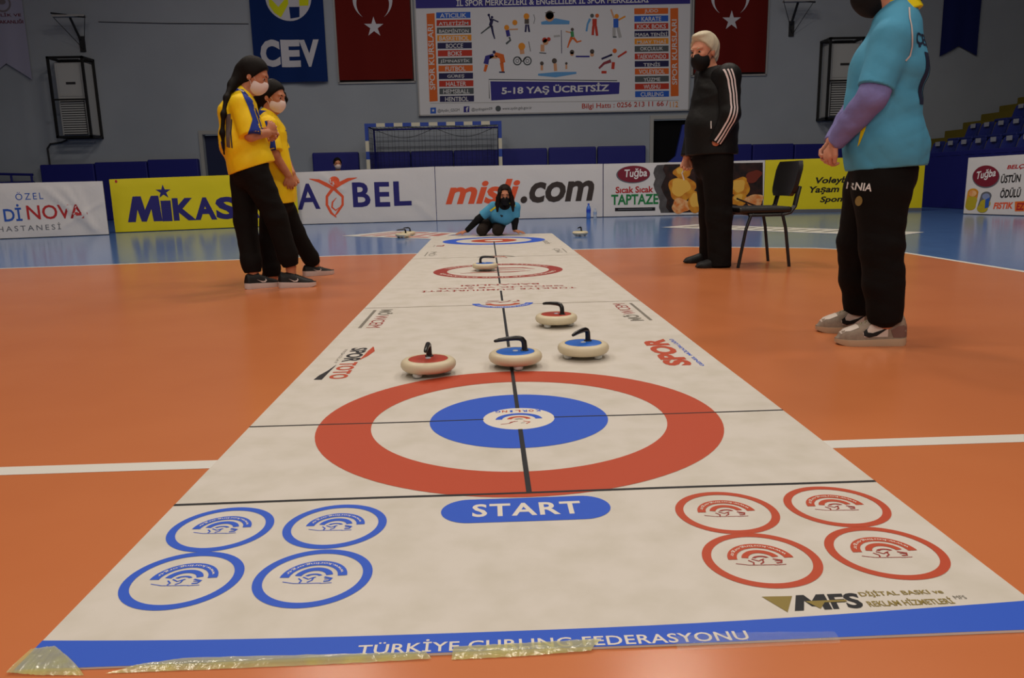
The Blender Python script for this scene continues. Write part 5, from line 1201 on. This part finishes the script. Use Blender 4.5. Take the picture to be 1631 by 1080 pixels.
S.chain([sub(hip, (0, 0, -0.10)), hip, waist, chest, c3], [0.146, 0.153, 0.136, 0.138, 0.085], 0.03, YS, 1.30)
for q in (1, -1): S.cap(sub(chest, (0.050, q * 0.065, 0.0)), sub(chest, (0.055, q * 0.065, -0.06)), 0.080, 0.080, 0.05)
S.cap(sub(hip, (-0.035, 0, -0.02)), sub(hip, (-0.03, 0, -0.06)), 0.122, 0.12, 0.03, YS, 1.2)
S.cap(mid(chest, neck, 0.5), sub(neck, (0.0, 0, -0.014)), 0.080, 0.064, 0.04)
for sh, el, sg in ((shL, elL, 1), (shR, elR, -1)):
    S.cap(sub(c3, (0, sg * 0.05, -0.01)), sh, 0.076, 0.070, 0.04); S.cap(sh, mid(sh, el, 0.84), 0.070, 0.068, 0.025, flat=(0, 1))
hem = J(1400, 270)[2]; S.cut((0, 0, hem), (-0.06, 0, -1))
shirt = S.build('shirt', M_shirtb, W.root, folds(1.35, [(26, 10, 34, 0.0035), (-22, 14, 40, 0.003), (40, 20, 6, 0.003), (6, 20, 70, 0.0015)], 5)); bv = S.bvh
S = Sdf(0.005)
for sh, el, wr, sg in ((shL, elL, wrL, 1), (shR, elR, wrR, -1)):
    S.cap(mid(sh, el, 0.6), el, 0.058, 0.057, 0.01); S.cap(el, mid(el, wr, 0.55), 0.058, 0.049, 0.01); S.cap(mid(el, wr, 0.55), sub(wr, (0, 0, -0.01)), 0.049, 0.037, 0.01, flat=(0, 1))
    slv = S.build('sleeve', M_lav, W.root, folds(1.0, [(60, 10, 45, 0.004), (20, 30, 70, 0.003)], 9)); S = Sdf(0.005)
S = Sdf(0.006); hemT = hem + 0.04
S.cap(hip, sub(hip, (-0.005, 0, -0.12)), 0.128, 0.128, 0.03, YS, 1.22)
for h_, k_, a_ in ((hL, kL, aL), (hR, kR, aR)):
    S.cap(h_, mid(h_, k_, 0.3), 0.102, 0.108, 0.025); S.cap(mid(h_, k_, 0.3), k_, 0.108, 0.082, 0.025); S.cap(k_, mid(k_, a_, 0.5), 0.082, 0.078, 0.025); S.cap(mid(k_, a_, 0.5), mid(k_, a_, 0.88), 0.078, 0.066, 0.02); S.cap(mid(k_, a_, 0.86), a_, 0.066, 0.060, 0.02, flat=(0, 1))
S.cut((0, 0, hem + 0.012), (0, 0, 1)); trou = S.build('trousers', M_trou, W.root, folds(0.7, [(22, 0, 46, 0.0045), (-20, 12, 58, 0.004), (30, 30, 12, 0.003)], 3)); bvt = S.bvh
def px_poly(P_, pts, l): return [tuple(P_.J(x, y, l)[[0, 2]]) for x, y in pts]
decal('side_panel', poly(px_poly(W, [(1379, 178), (1372, 206), (1366, 234), (1369, 230), (1378, 207), (1385, 180)], 0.15)), bv, (0, 0, 0), (1, 0, 0), (0, 0, 1), (0, -1, 0), M_jy, W.root)
decal('seam_piping', stroke(px_poly(W, [(1450, 9), (1448, 30), (1448, 55), (1449, 78), (1446, 92), (1438, 101)], 0.13), 0.006), bv, (0, 0, 0), (1, 0, 0), (0, 0, 1), (0, -1, 0), M_sole_white, W.root, 0.002)
decal('front_piping', poly(px_poly(W, [(1377, 35), (1388, 26), (1382, 40), (1377, 56)], 0.1)), bv, (0, 0, 0), (1, 0, 0), (0, 0, 1), (-0.3, -1, 0), M_jy, W.root)
a_ = W.J(1365, 303, 0.15); decal('leg_lettering', xf(t_in('RNIA', 0, 0, 0.078, 0.030, 0.02), 1, 1, -0.12, 0, 0), bvt, (a_[0] + 0.028, 0, a_[2] + 0.004), (-1, 0, 0), (0, 0, 1), (0, -1, 0), M_bwhite, W.root)
decal('leg_emblem', disc(0, 0, 0.012, 0.02), bvt, (W.J(1368, 320, 0.15)[0], 0, W.J(1368, 320, 0.15)[2]), (-1, 0, 0), (0, 0, 1), (0, -1, 0), M_olive, W.root)
decal('back_lettering', t_in('ÇERKEZ', 0, 0, 0.28, 0.055, 0.025), bv, (0, 0.155, J(1475, 82)[2]), (0, -1, 0), (0, 0, 1), (1, 0, 0), M_jdark, W.root)
decal('back_number', t_in('10', 0, 0, 0.20, 0.20, 0.04), bv, (0, 0.11, J(1475, 170)[2]), (0, -1, 0), (0, 0, 1), (1, 0, 0), M_jdark, W.root)
S = Sdf(0.005); S.cap(sub(neck, (-0.012, 0, -0.05)), sub(neck, (0.012, 0, 0.014)), 0.080, 0.066, 0.01, None, 1, (1, 1)); S.build('collar', M_jy, W.root)
def to_loc(P_, g): d = Vector((g[0], g[1], 0)) - P_.o; return (d.dot(P_.F), d.dot(P_.Lt))
shoe(W.root, to_loc(W, (1.648, 3.118)), 0.20, 0.282, 0.105, 0.138, 'grey')
shoe(W.root, to_loc(W, (1.685, 3.40)), 0.20, 0.282, 0.105, 0.138, 'grey')

# ---- man in black
Mn = Person(1.705, 6.29, (-0.975, -0.20), 'person with white hair, black tracksuit and black face mask standing beside the chair')
J = Mn.J
head = J(1121, 84); neck = J(1132, 116); chest = J(1140, 148); waist = J(1134, 205); hip = J(1134, 245)
shL, elL, wrL = J(1160, 122, 0.20), J(1163, 182, 0.26), J(1140, 227, 0.20); shR, elR, wrR = J(1126, 122, -0.20), J(1110, 190, -0.27), J(1094, 250, -0.22)
hL, kL, aL = J(1142, 255, 0.10), J(1145, 345, 0.14), J(1147, 416, 0.19); hR, kR, aR = J(1130, 255, -0.10), J(1134, 345, -0.16), J(1131, 412, -0.20)
S = Sdf(0.006)
S.chain([hip, waist, chest, mid(chest, neck, 0.7)], [0.13, 0.135, 0.13, 0.08], 0.05, YS, 1.3); S.cap(mid(chest, neck, 0.6), mid(neck, head, 0.5), 0.066, 0.062, 0.04)
hd = Head(head, rotm(0.42, 0.16), 1.10); hd.add(S)
for sh, el, wr, sg in ((shL, elL, wrL, 1), (shR, elR, wrR, -1)):
    S.cap(sub(chest, (0, sg * 0.08, 0.10)), sh, 0.07, 0.058, 0.04); S.cap(sh, el, 0.055, 0.045, 0.02); S.cap(el, wr, 0.045, 0.03, 0.02)
for h_, k_, a_ in ((hL, kL, aL), (hR, kR, aR)): S.cap(h_, k_, 0.085, 0.058, 0.03); S.cap(k_, a_, 0.055, 0.038, 0.02)
hand(S, wrL, (0.55, -0.78, -0.45), (-0.4, -0.5, 0.1), 1.0, 0.3, 1); hand(S, wrR, (0.25, 0.15, -0.95), (0.2, 1, 0), 1.05, 1.0, -1)
body = S.build('body', M_skin, Mn.root); hd.eyes(body); hd.mask(M_mk, Mn.root); hd.brows(M_hairg, body)
S = Sdf(0.006); hd.hair_cap(S, 0.014, 0.050, 0.75); S.ell(hd.p(0.02, 0.0, 0.115), (0.075, 0.06, 0.024), 0.03, hd.R); hair = S.build('hair', M_hairg, Mn.root, folds(1.0, [(120, 60, 80, 0.0035), (60, 140, 50, 0.003)], 2))
S = Sdf(0.007); c3 = mid(chest, neck, 0.62)
hemJ = J(1134, 247)[2]
S.chain([sub(hip, (0, 0, -0.08)), hip, waist, chest, c3], [0.165, 0.175, 0.178, 0.165, 0.10], 0.06, YS, 1.22); S.cap(sub(waist, (0.055, 0, 0.02)), sub(hip, (0.055, 0, 0.0)), 0.14, 0.135, 0.06, YS, 1.2)
S.cap(c3, sub(neck, (-0.004, 0, 0.030)), 0.09, 0.082, 0.05, flat=(0, 1)); S.cut((0, 0, hemJ), (0, 0, -1))
vest = S.build('vest', M_jack, Mn.root, folds(0.8, [(24, 14, 60, 0.004), (-20, 10, 44, 0.004)], 4))
S = Sdf(0.006)
for sh, el, wr, sg in ((shL, elL, wrL, 1), (shR, elR, wrR, -1)):
    S.cap(sub(c3, (0, sg * 0.07, -0.01)), sh, 0.085, 0.088, 0.05); S.cap(sh, el, 0.090, 0.074, 0.04); S.cap(el, wr, 0.074, 0.052, 0.03, flat=(0, 1))
jk = S.build('jacket_sleeves', M_jack, Mn.root, folds(1.0, [(30, 10, 50, 0.004)], 8)); bv = S.bvh
for off in (-4.4, 0, 4.4):
    pts = [(1158.5, 110), (1162.5, 128), (1164, 150), (1163.5, 172), (1158.5, 195), (1151, 214), (1142.5, 232)]
    nrm = [(1, 0), (1, 0), (1, 0), (1, .05), (1, .2), (0.95, .35), (0.9, .4)]
    decal('sleeve_stripe', stroke(px_poly(Mn, [(p[0] + off * q[0], p[1] + off * q[1]) for p, q in zip(pts, nrm)], 0.27), 0.0115), bv, (0, 0, 0), (1, 0, 0), (0, 0, 1), (0, -1, 0), M_stripe, Mn.root, 0.002)
S = Sdf(0.007); S.cap(hip, sub(hip, (0, 0, -0.08)), 0.15, 0.14, 0.05, YS, 1.22)
for h_, k_, a_ in ((hL, kL, aL), (hR, kR, aR)): S.cap(h_, k_, 0.125, 0.098, 0.04); S.cap(k_, sub(a_, (0, 0, -0.045)), 0.098, 0.088, 0.04, flat=(0, 1))
S.cut((0, 0, hemJ + 0.04), (0, 0, 1)); S.build('trousers', M_trou, Mn.root, TRF)
bvj = None
mb = MB(); zp = J(1132, 193, 0.2); mb.tube([(zp[0] + 0.0, 0.205, zp[2]), (zp[0], 0.21, zp[2] - 0.055)], 0.004, M_bwhite, 6); mb.build('pocket_zip', Mn.root)
mb = MB(); q = wrR + np.array([0.03, 0.02, -0.10]); mb.tube([q, q + np.array([0.02, 0.0, -0.03]), q + np.array([0.004, 0.01, -0.085])], 0.006, M_bwhite, 6); mb.build('held_whistle_cord', Mn.root)
shoe(Mn.root, to_loc(Mn, (1.848, 6.145)), -0.02, 0.295, 0.11, 0.100, 'formal'); shoe(Mn.root, to_loc(Mn, (1.845, 6.53)), 0.0, 0.295, 0.11, 0.100, 'formal')
# ---- two girls in yellow jerseys at the left
def girl_trousers(P_, hip, top, legs, r=(0.105, 0.078, 0.070, 0.056), m=None):
    S = Sdf(0.007); S.cap(sub(hip, (0, 0, 0.03)), sub(hip, (0, 0, -0.06)), 0.125, 0.12, 0.03, YS, 1.18)
    for h_, k_, a_ in legs: S.cap(h_, k_, r[0], r[1], 0.03); S.cap(k_, mid(k_, a_, 0.8), r[1], r[2], 0.025); S.cap(mid(k_, a_, 0.78), a_, r[2], r[3], 0.02, flat=(0, 1))
    S.cut((0, 0, top), (0, 0, 1)); return S.build('trousers', m or M_trou, P_.root, folds(0.7, [(22, 0, 46, 0.0045), (-20, 12, 58, 0.004), (30, 30, 12, 0.003)], 6))
G = Person(-1.55, 5.60, (0.97, 0.24), 'person with long dark ponytail, yellow jersey and white mask, hands clasped at chest')
J = G.J
head = J(404, 122); neck = J(388, 149); chest = J(384, 182); waist = J(389, 226); hip = J(398, 262)
shR, elR, wrR = J(385, 168, -0.145), J(399, 216, -0.20), J(427, 212, -0.10); shL, elL, wrL = J(388, 168, 0.145), J(408, 214, 0.19), J(431, 207, 0.05)
hR, kR, aR = J(405, 275, -0.08), J(439, 345, -0.08), J(463, 423, -0.045); hL, kL, aL = J(390, 275, 0.08), J(391, 352, 0.06), J(403, 434, 0.01)
S = Sdf(0.005)
S.chain([hip, waist, chest, mid(chest, neck, 0.75)], [0.10, 0.09, 0.095, 0.05], 0.03, YS, 1.3); S.cap(mid(chest, neck, 0.6), mid(neck, head, 0.45), 0.050, 0.047, 0.03)
hd = Head(head, rotm(-0.25, 0.42), 0.94); hd.add(S)
for sh, el, wr, sg in ((shL, elL, wrL, 1), (shR, elR, wrR, -1)):
    S.cap(sub(chest, (0, sg * 0.06, 0.08)), sh, 0.05, 0.045, 0.03); S.cap(sh, el, 0.043, 0.036, 0.02); S.cap(el, wr, 0.038, 0.026, 0.02)
for h_, k_, a_ in ((hL, kL, aL), (hR, kR, aR)): S.cap(h_, k_, 0.075, 0.052, 0.03); S.cap(k_, a_, 0.048, 0.034, 0.02); S.cap(a_, sub(a_, (0, 0, -0.06)), 0.034, 0.034, 0.02)
hand(S, wrR, (0.45, 0.45, 0.75), (-0.4, 0.9, 0), 0.9, 0.8, -1); hand(S, wrL, (0.35, -0.5, -0.6), (-0.3, -0.9, 0), 0.9, 0.9, 1)
body = S.build('body', M_skin2, G.root); hd.eyes(body); hd.brows(M_hairb, body); hd.mask(M_mw, G.root)
S = Sdf(0.006); hd.hair_cap(S, 0.014, 0.058, 0.62)
tail = [hd.p(-0.09, -0.01, 0.0), J(371, 136, -0.03), J(361, 156, -0.10), J(356, 182, -0.145), J(354, 212, -0.155), J(357, 246, -0.15)]
S.chain(tail, [0.046, 0.030, 0.017, 0.014, 0.013, 0.006], 0.03); S.build('hair', M_hairb, G.root)
S = Sdf(0.006); c3 = mid(chest, neck, 0.55)
S.chain([sub(hip, (0.01, 0, -0.06)), sub(hip, (0.01, 0, 0)), sub(waist, (-0.008, 0, 0)), sub(chest, (-0.015, 0, 0)), c3], [0.148, 0.152, 0.152, 0.128, 0.07], 0.03, YS, 1.18)
S.cap(c3, sub(neck, (-0.012, 0, -0.006)), 0.075, 0.060, 0.03)
for sh, el, sg in ((shL, elL, 1), (shR, elR, -1)):
    S.cap(sub(c3, (0, sg * 0.04, -0.01)), sh, 0.068, 0.068, 0.04); S.cap(sh, mid(sh, el, 1.0), 0.072, 0.074, 0.02, flat=(0, 1))
hemf = J(437, 276)[2]; S.cut(J(400, 268), (0.30, 0, -1))
S.build('jersey', M_shirty, G.root, folds(1.0, [(26, 10, 34, 0.005), (-22, 14, 40, 0.004), (40, 20, 6, 0.004)], 12)); bv = S.bvh
rt = dict(); D = (0, 1, 0)
def gdec(n_, pts, m, l=-0.2, lift=0.002, w_=None): decal(n_, stroke(px_poly(G, pts, l), w_) if w_ else poly(px_poly(G, pts, l)), bv, (0, 0, 0), (1, 0, 0), (0, 0, 1), D, m, G.root, lift)
gdec('sleeve_stripe', [(381, 139), (388, 141), (401, 158), (410, 178), (417, 198), (425, 208), (411, 216), (398, 225), (392, 219), (398, 206), (402, 190), (395, 170), (386, 150)], M_jb, -0.24)
gdec('collar_piping', [(366, 141), (376, 139), (388, 146)], M_sole_white, -0.1, 0.003, 0.008)
gdec('back_panel', [(359, 181), (367, 180), (366, 205), (366, 235), (360, 233), (359, 210)], M_jg)
gdec('side_line', [(369, 190), (368, 212), (370, 236)], M_jdark, -0.15, 0.002, 0.008); gdec('waist_mark', [(350, 224), (357, 226), (357, 238), (352, 236)], M_jb)
S = Sdf(0.005); S.cap(sub(neck, (-0.018, 0, -0.02)), sub(neck, (-0.010, 0, 0.022)), 0.068, 0.060, 0.01, None, 1, (1, 1)); S.build('collar', M_jb, G.root)
girl_trousers(G, hip, J(400, 262)[2] + 0.03, ((hL, kL, aL), (hR, kR, aR)))
g2 = to_loc(G, (-1.570, 5.548)); shoe(G.root, g2, -0.16, 0.262, 0.098, 0.112, 'black')
g1 = to_loc(G, (-1.795, 5.508)); shoe(G.root, g1, 0.34, 0.255, 0.098, 0.112, 'black')

H = Person(-1.62, 6.05, (0.95, 0.30), 'person in yellow jersey and white mask, behind the ponytailed one, hands held low')
J = H.J
head = J(434, 155); neck = J(427, 182); chest = J(430, 212); waist = J(435, 262); hip = J(441, 306)
shR, elR, wrR = J(427, 199, -0.135), J(437, 246, -0.195), J(459, 279, -0.165); shL, elL, wrL = J(431, 199, 0.135), J(451, 244, 0.17), J(465, 276, 0.0)
hR, kR, aR = J(436, 322, -0.08), J(428, 385, -0.10), J(434, 440, -0.14); hL, kL, aL = J(446, 322, 0.08), J(471, 372, 0.12), J(501, 421, 0.17)
S = Sdf(0.005)
S.chain([hip, waist, chest, mid(chest, neck, 0.75)], [0.095, 0.085, 0.09, 0.05], 0.03, YS, 1.3); S.cap(mid(chest, neck, 0.6), mid(neck, head, 0.45), 0.048, 0.046, 0.03)
hd = Head(head, rotm(-0.55, 0.28), 0.92); hd.add(S)
for sh, el, wr, sg in ((shL, elL, wrL, 1), (shR, elR, wrR, -1)):
    S.cap(sub(chest, (0, sg * 0.06, 0.08)), sh, 0.05, 0.043, 0.03); S.cap(sh, el, 0.041, 0.035, 0.02); S.cap(el, wr, 0.036, 0.026, 0.02)
for h_, k_, a_ in ((hL, kL, aL), (hR, kR, aR)): S.cap(h_, k_, 0.072, 0.05, 0.03); S.cap(k_, a_, 0.046, 0.034, 0.02); S.cap(a_, sub(a_, (0.01, 0, -0.06)), 0.034, 0.034, 0.02)
hand(S, wrR, (0.25, 0.15, -0.95), (-0.2, 0.9, 0), 0.9, 0.7, -1); hand(S, wrL, (0.2, -0.3, -0.92), (-0.2, -0.9, 0), 0.9, 0.8, 1)
body = S.build('body', M_skin2, H.root); hd.eyes(body); hd.brows(M_hairb, body); hd.mask(M_mw, H.root)
S = Sdf(0.006); hd.hair_cap(S, 0.014, 0.056, 0.62)
strands(H.root, M_hairb, ([hd.p(0.062, 0.062, 0.055), hd.p(0.09, 0.064, 0.01), hd.p(0.092, 0.068, -0.035)], [0.010, 0.007, 0.003]))
S.chain([hd.p(-0.10, 0, 0.0), hd.p(-0.13, 0, -0.06), hd.p(-0.12, 0, -0.16)], [0.04, 0.034, 0.016], 0.03); S.build('hair', M_hairb, H.root)
S = Sdf(0.006); c3 = mid(chest, neck, 0.55)
S.chain([sub(hip, (0.0, 0, -0.08)), hip, waist, chest, c3], [0.135, 0.135, 0.125, 0.115, 0.068], 0.03, YS, 1.2); S.cap(c3, sub(neck, (-0.008, 0, -0.006)), 0.07, 0.058, 0.03)
for sh, el, sg in ((shL, elL, 1), (shR, elR, -1)):
    S.cap(sub(c3, (0, sg * 0.04, -0.01)), sh, 0.064, 0.062, 0.04); S.cap(sh, mid(sh, el, 0.9), 0.064, 0.066, 0.02, flat=(0, 1))
S.cut(J(440, 325), (0.1, 0, -1)); S.build('jersey', M_shirty, H.root, folds(1.0, [(26, 10, 34, 0.005), (-22, 14, 40, 0.004), (40, 20, 6, 0.004)], 15)); bv = S.bvh
nz_ = J(443, 232)[2]; decal('chest_number', t_in('9', 0, 0, 0.06, 0.10, 0.03), bv, (0, -0.005, nz_ - 0.05), (0, 1, 0), (0, 0, 1), (-1, 0, 0), M_jdark, H.root, 0.002)
decal('chest_lettering', t_in('TUR', 0, 0, 0.12, 0.035, 0.02), bv, (0, -0.06, nz_ + 0.075), (0, 1, 0), (0, 0, 1), (-1, 0, 0), M_jb, H.root, 0.002)
decal('sleeve_stripe', poly([tuple(J(x, y, -0.14)[[0, 2]]) for x, y in ((421, 194), (427, 193), (436, 220), (439, 242), (428, 245), (430, 225))]), bv, (0, 0, 0), (1, 0, 0), (0, 0, 1), D, M_jb, H.root, 0.002)
S = Sdf(0.005); S.cap(sub(neck, (-0.012, 0, -0.022)), sub(neck, (-0.004, 0, 0.018)), 0.066, 0.057, 0.01, None, 1, (1, 1)); S.build('collar', M_jb, H.root)
girl_trousers(H, hip, J(440, 318)[2] + 0.03, ((hL, kL, aL), (hR, kR, aR)), (0.10, 0.072, 0.064, 0.05))
shoe(H.root, to_loc(H, (-1.555, 6.23)), 0.11, 0.25, 0.092, 0.095, 'black'); shoe(H.root, to_loc(H, (-1.79, 5.92)), -0.1, 0.25, 0.092, 0.095, 'black')

# ---- kneeling player at the far end of the mat, facing the camera
K = Person(0.02, 10.45, (0, -1), 'person kneeling on hands and knees behind the far rings in sky blue jersey')
def gp(px, py, Y):
    p = on_plane(px, py, (0, Y, 0), Vector((0, 1, 0))) - K.o; return np.array([p.dot(K.F), p.dot(K.Lt), p.z], np.float32)
head = gp(804, 312, 10.28); neck = gp(804, 326, 10.42); chest = gp(802, 338, 10.48); waist = gp(795, 345, 10.72); hip = gp(786, 348, 10.88)
shR, elR, wrR = gp(786, 330, 10.45), gp(762, 350, 10.50), gp(743, 368, 10.55); shL, elL, wrL = gp(821, 331, 10.45), gp(820, 353, 10.46), gp(820, 371.5, 10.45)
hR, kR, aR = gp(779, 352, 10.85), gp(768, 372.5, 10.42), gp(770, 371.5, 10.80); hL, kL, aL = gp(797, 352, 10.85), gp(793, 372.5, 10.40), gp(796, 371.5, 10.80)
for v in (kR, kL): v[2] = 0.075
for v in (aR, aL): v[2] = 0.05
wrR[2] = 0.065; wrL[2] = 0.065
S = Sdf(0.005)
S.chain([hip, waist, chest, mid(chest, neck, 0.7)], [0.11, 0.095, 0.10, 0.06], 0.03, YS, 1.3); S.cap(mid(chest, neck, 0.5), mid(neck, head, 0.5), 0.05, 0.05, 0.03)
hd = Head(head, rotm(0.0, 0.18), 1.0); hd.add(S)
for sh, el, wr in ((shL, elL, wrL), (shR, elR, wrR)): S.cap(mid(sh, chest, 0.5), sh, 0.06, 0.045, 0.03); S.cap(sh, el, 0.042, 0.036, 0.02); S.cap(el, wr, 0.037, 0.027, 0.02)
for h_, k_, a_ in ((hL, kL, aL), (hR, kR, aR)): S.cap(h_, k_, 0.07, 0.05, 0.03); S.cap(k_, a_, 0.045, 0.034, 0.02)
hand(S, wrR, (0.15, -0.98, -0.22), (0, -0.2, -1), 1.0, 0.12, 1, 1.6); hand(S, wrL, (0.25, 0.95, -0.24), (0, 0.2, -1), 0.95, 0.12, -1, 1.6)
body = S.build('body', M_skin2, K.root); hd.eyes(body); hd.brows(M_hairb, body); hd.mask(M_mk, K.root)
S = Sdf(0.006); hd.hair_cap(S, 0.016, 0.050, 0.7)
for q in (-1, 1): strands(K.root, M_hairbr, ([hd.p(0.03, q * 0.05, 0.105), hd.p(0.066, q * 0.066, 0.05), hd.p(0.062, q * 0.086, -0.02), hd.p(0.06, q * 0.098, -0.10), hd.p(0.075, q * 0.102, -0.19)], [0.022, 0.022, 0.028, 0.030, 0.014]))
S.build('hair', M_hairbr, K.root)
S = Sdf(0.006)
S.chain([waist, chest, mid(chest, neck, 0.6)], [0.15, 0.15, 0.085], 0.03, YS, 1.12); S.cap(gp(802, 343, 10.44), gp(800, 344, 10.60), 0.115, 0.13, 0.03, YS, 1.35)
S.cap(mid(chest, neck, 0.3), mid(chest, neck, 0.9), 0.09, 0.07, 0.03)
for sh, el in ((shL, elL), (shR, elR)): S.cap(mid(sh, chest, 0.5), sh, 0.075, 0.065, 0.03); S.cap(sh, mid(sh, el, 0.72), 0.065, 0.066, 0.02, flat=(0, 1))
S.build('jersey', M_shirtb, K.root, folds(0.8, [(26, 30, 34, 0.005), (-22, 34, 40, 0.004)], 16)); bv = S.bvh
def kdec(n_, pts, m, w_):
    decal(n_, stroke([(gp(x, y, 10.33)[1], gp(x, y, 10.33)[2]) for x, y in pts], w_), bv, (0, 0, 0), (0, 1, 0), (0, 0, 1), (-1, 0, 0), m, K.root, 0.004, 0.02)
kdec('neck_trim', [(793, 318), (794.5, 328), (788, 332), (781, 337)], M_jy, 0.022); kdec('neck_trim', [(812, 324), (815, 327), (821, 329)], M_jy, 0.022)
kdec('chest_mark', [(797.5, 343), (799, 345.5), (801, 344)], M_bblack, 0.02)
decal('undershirt', disc(gp(804, 328, 10.3)[1], gp(804, 328, 10.3)[2], 0.075, 0.06), bv, (0, 0, 0), (0, 1, 0), (0, 0, 1), (-1, 0, 0), M_black_sleeve, K.root, 0.003, 0.02)
S = Sdf(0.006)
for sh, el, wr in ((shL, elL, wrL), (shR, elR, wrR)): S.cap(mid(sh, el, 0.5), el, 0.052, 0.048, 0.02); S.cap(el, wr, 0.048, 0.034, 0.02, flat=(0, 1))
o = None
S1, S2 = Sdf(0.006), Sdf(0.006)
for S_, (sh, el, wr) in ((S1, (shL, elL, wrL)), (S2, (shR, elR, wrR))):
    S_.cap(mid(sh, el, 0.5), el, 0.052, 0.048, 0.02); S_.cap(el, wr, 0.048, 0.034, 0.02, flat=(0, 1)); S_.build('sleeve', M_black_sleeve, K.root)
S = Sdf(0.007); S.cap(hip, mid(hip, waist, 0.5), 0.14, 0.12, 0.03, YS, 1.15)
for h_, k_, a_ in ((hL, kL, aL), (hR, kR, aR)): S.cap(h_, k_, 0.100, 0.074, 0.03); S.cap(k_, a_, 0.070, 0.050, 0.02)
S.cut((0, 0, 0.003), (0, 0, -1)); K.root.location.z = 0.0065; S.build('trousers', M_trou2, K.root, folds(0.6, [(30, 10, 46, 0.004), (-20, 22, 58, 0.004)], 7))
for a_ in (aL, aR):
    sh_ = shoe(K.root, (a_[0] - 0.03, a_[1]), PI, 0.245, 0.09, 0.09, 'black')

# ---- spectator on a bench behind the boards
T = Person(-3.72, 17.0, (0.15, -1), 'person in white mask seated behind the white board, only the head showing')
z0 = on_plane(537.5, 261, (0, 17.0, 0), Vector((0, 1, 0)))
hx = (Vector((z0.x, z0.y, 0)) - T.o).dot(T.Lt); head = np.array([0.02, hx, z0.z], np.float32); neck = sub(head, (-0.03, 0, -0.14)); chest = sub(neck, (0, 0, -0.14)); hip = np.array([-0.04, hx, 0.54], np.float32)
S = Sdf(0.007); S.chain([hip, mid(hip, chest), chest, mid(chest, neck, 0.7)], [0.11, 0.10, 0.10, 0.05], 0.03, YS, 1.35); S.cap(mid(chest, neck, 0.5), mid(neck, head, 0.5), 0.05, 0.05, 0.03)
hd = Head(head, rotm(0.2, 0.1), 0.95); hd.add(S); arms = []; legs = []
for q in (-1, 1):
    sh, el, wr = sub(chest, (0, q * 0.16, 0.07)), sub(hip, (0.06, q * 0.22, 0.16)), sub(hip, (0.26, q * 0.12, 0.14)); arms.append((sh, el, wr))
    S.cap(sub(chest, (0, q * 0.06, 0.06)), sh, 0.055, 0.045, 0.03); S.cap(sh, el, 0.042, 0.035, 0.02); S.cap(el, wr, 0.035, 0.026, 0.02); hand(S, wr, (0.95, -q * 0.2, -0.1), (0, 0, -1), 0.9, 0.4, -q)
    h_, k_, a_ = sub(hip, (0.0, q * 0.08, -0.01)), sub(hip, (0.40, q * 0.10, 0.0)), np.array([0.40, hx + q * 0.10, 0.10], np.float32); legs.append((h_, k_, a_)); S.cap(h_, k_, 0.07, 0.05, 0.03); S.cap(k_, a_, 0.048, 0.034, 0.02)
body = S.build('body', M_skin2, T.root); hd.eyes(body); hd.mask(M_mw, T.root)
S = Sdf(0.007); hd.hair_cap(S, 0.015, 0.052, 0.62); S.build('hair', M_hairb, T.root)
S = Sdf(0.008); S.chain([sub(hip, (0, 0, -0.02)), mid(hip, chest), chest, mid(chest, neck, 0.55)], [0.135, 0.125, 0.12, 0.075], 0.03, YS, 1.3)
for sh, el, wr in arms: S.cap(sub(sh, (0, 0, 0)), el, 0.062, 0.055, 0.03); S.cap(el, wr, 0.055, 0.042, 0.02, flat=(0, 1))
S.build('jacket', M_jack, T.root)
S = Sdf(0.008)
for h_, k_, a_ in legs: S.cap(h_, k_, 0.09, 0.072, 0.03); S.cap(k_, a_, 0.072, 0.058, 0.02, flat=(0, 1))
S.build('trousers', M_trou, T.root)
for h_, k_, a_ in legs: shoe(T.root, (a_[0] - 0.06, a_[1]), 0.0, 0.25, 0.09, 0.095, 'black')
bn = tag(empty('player_bench', (-3.7, 17.08, 0), math.atan2(-1, 0.15)), 'low bench behind the white board, under the seated spectator', 'bench')
mb = MB(); mb.box((0, 0, 0.42), (0.36, 2.2, 0.04), M_gblue, bev=0.01); mb.build('bench_top', bn)
for y in (-0.9, 0.9):
    mb = MB(); mb.box((0, y, 0.2), (0.3, 0.06, 0.40), M_edge, bev=0.005); mb.build('leg', bn)
import OpenImageIO as oiio, numpy as np
a=oiio.ImageBuf('/workdir/render_main.png').get_pixels(oiio.UINT8)[:,:,:3]; s=a.shape[1]/1631
for n,(x,y) in dict(mat_near=(840,950),mat_mid=(500,640),mat_far=(800,460),orL=(100,900),orL2=(100,600),orR=(1500,620),orFar=(1000,440),blueF=(600,395),blueR=(1600,400),redring=(1000,760),bluering=(900,690),wallC=(470,200),wallTL=(250,60),wallR=(1560,60),board_misli=(900,270),board_oz=(140,320),yel=(300,300),banner=(1000,120),flag=(600,90),cev=(460,115),jersey=(1400,220),yj=(380,200)).items():
    X,Y=int(x*s),int(y*s); print(n,a[Y-3:Y+4,X-3:X+4].reshape(-1,3).mean(0).round())
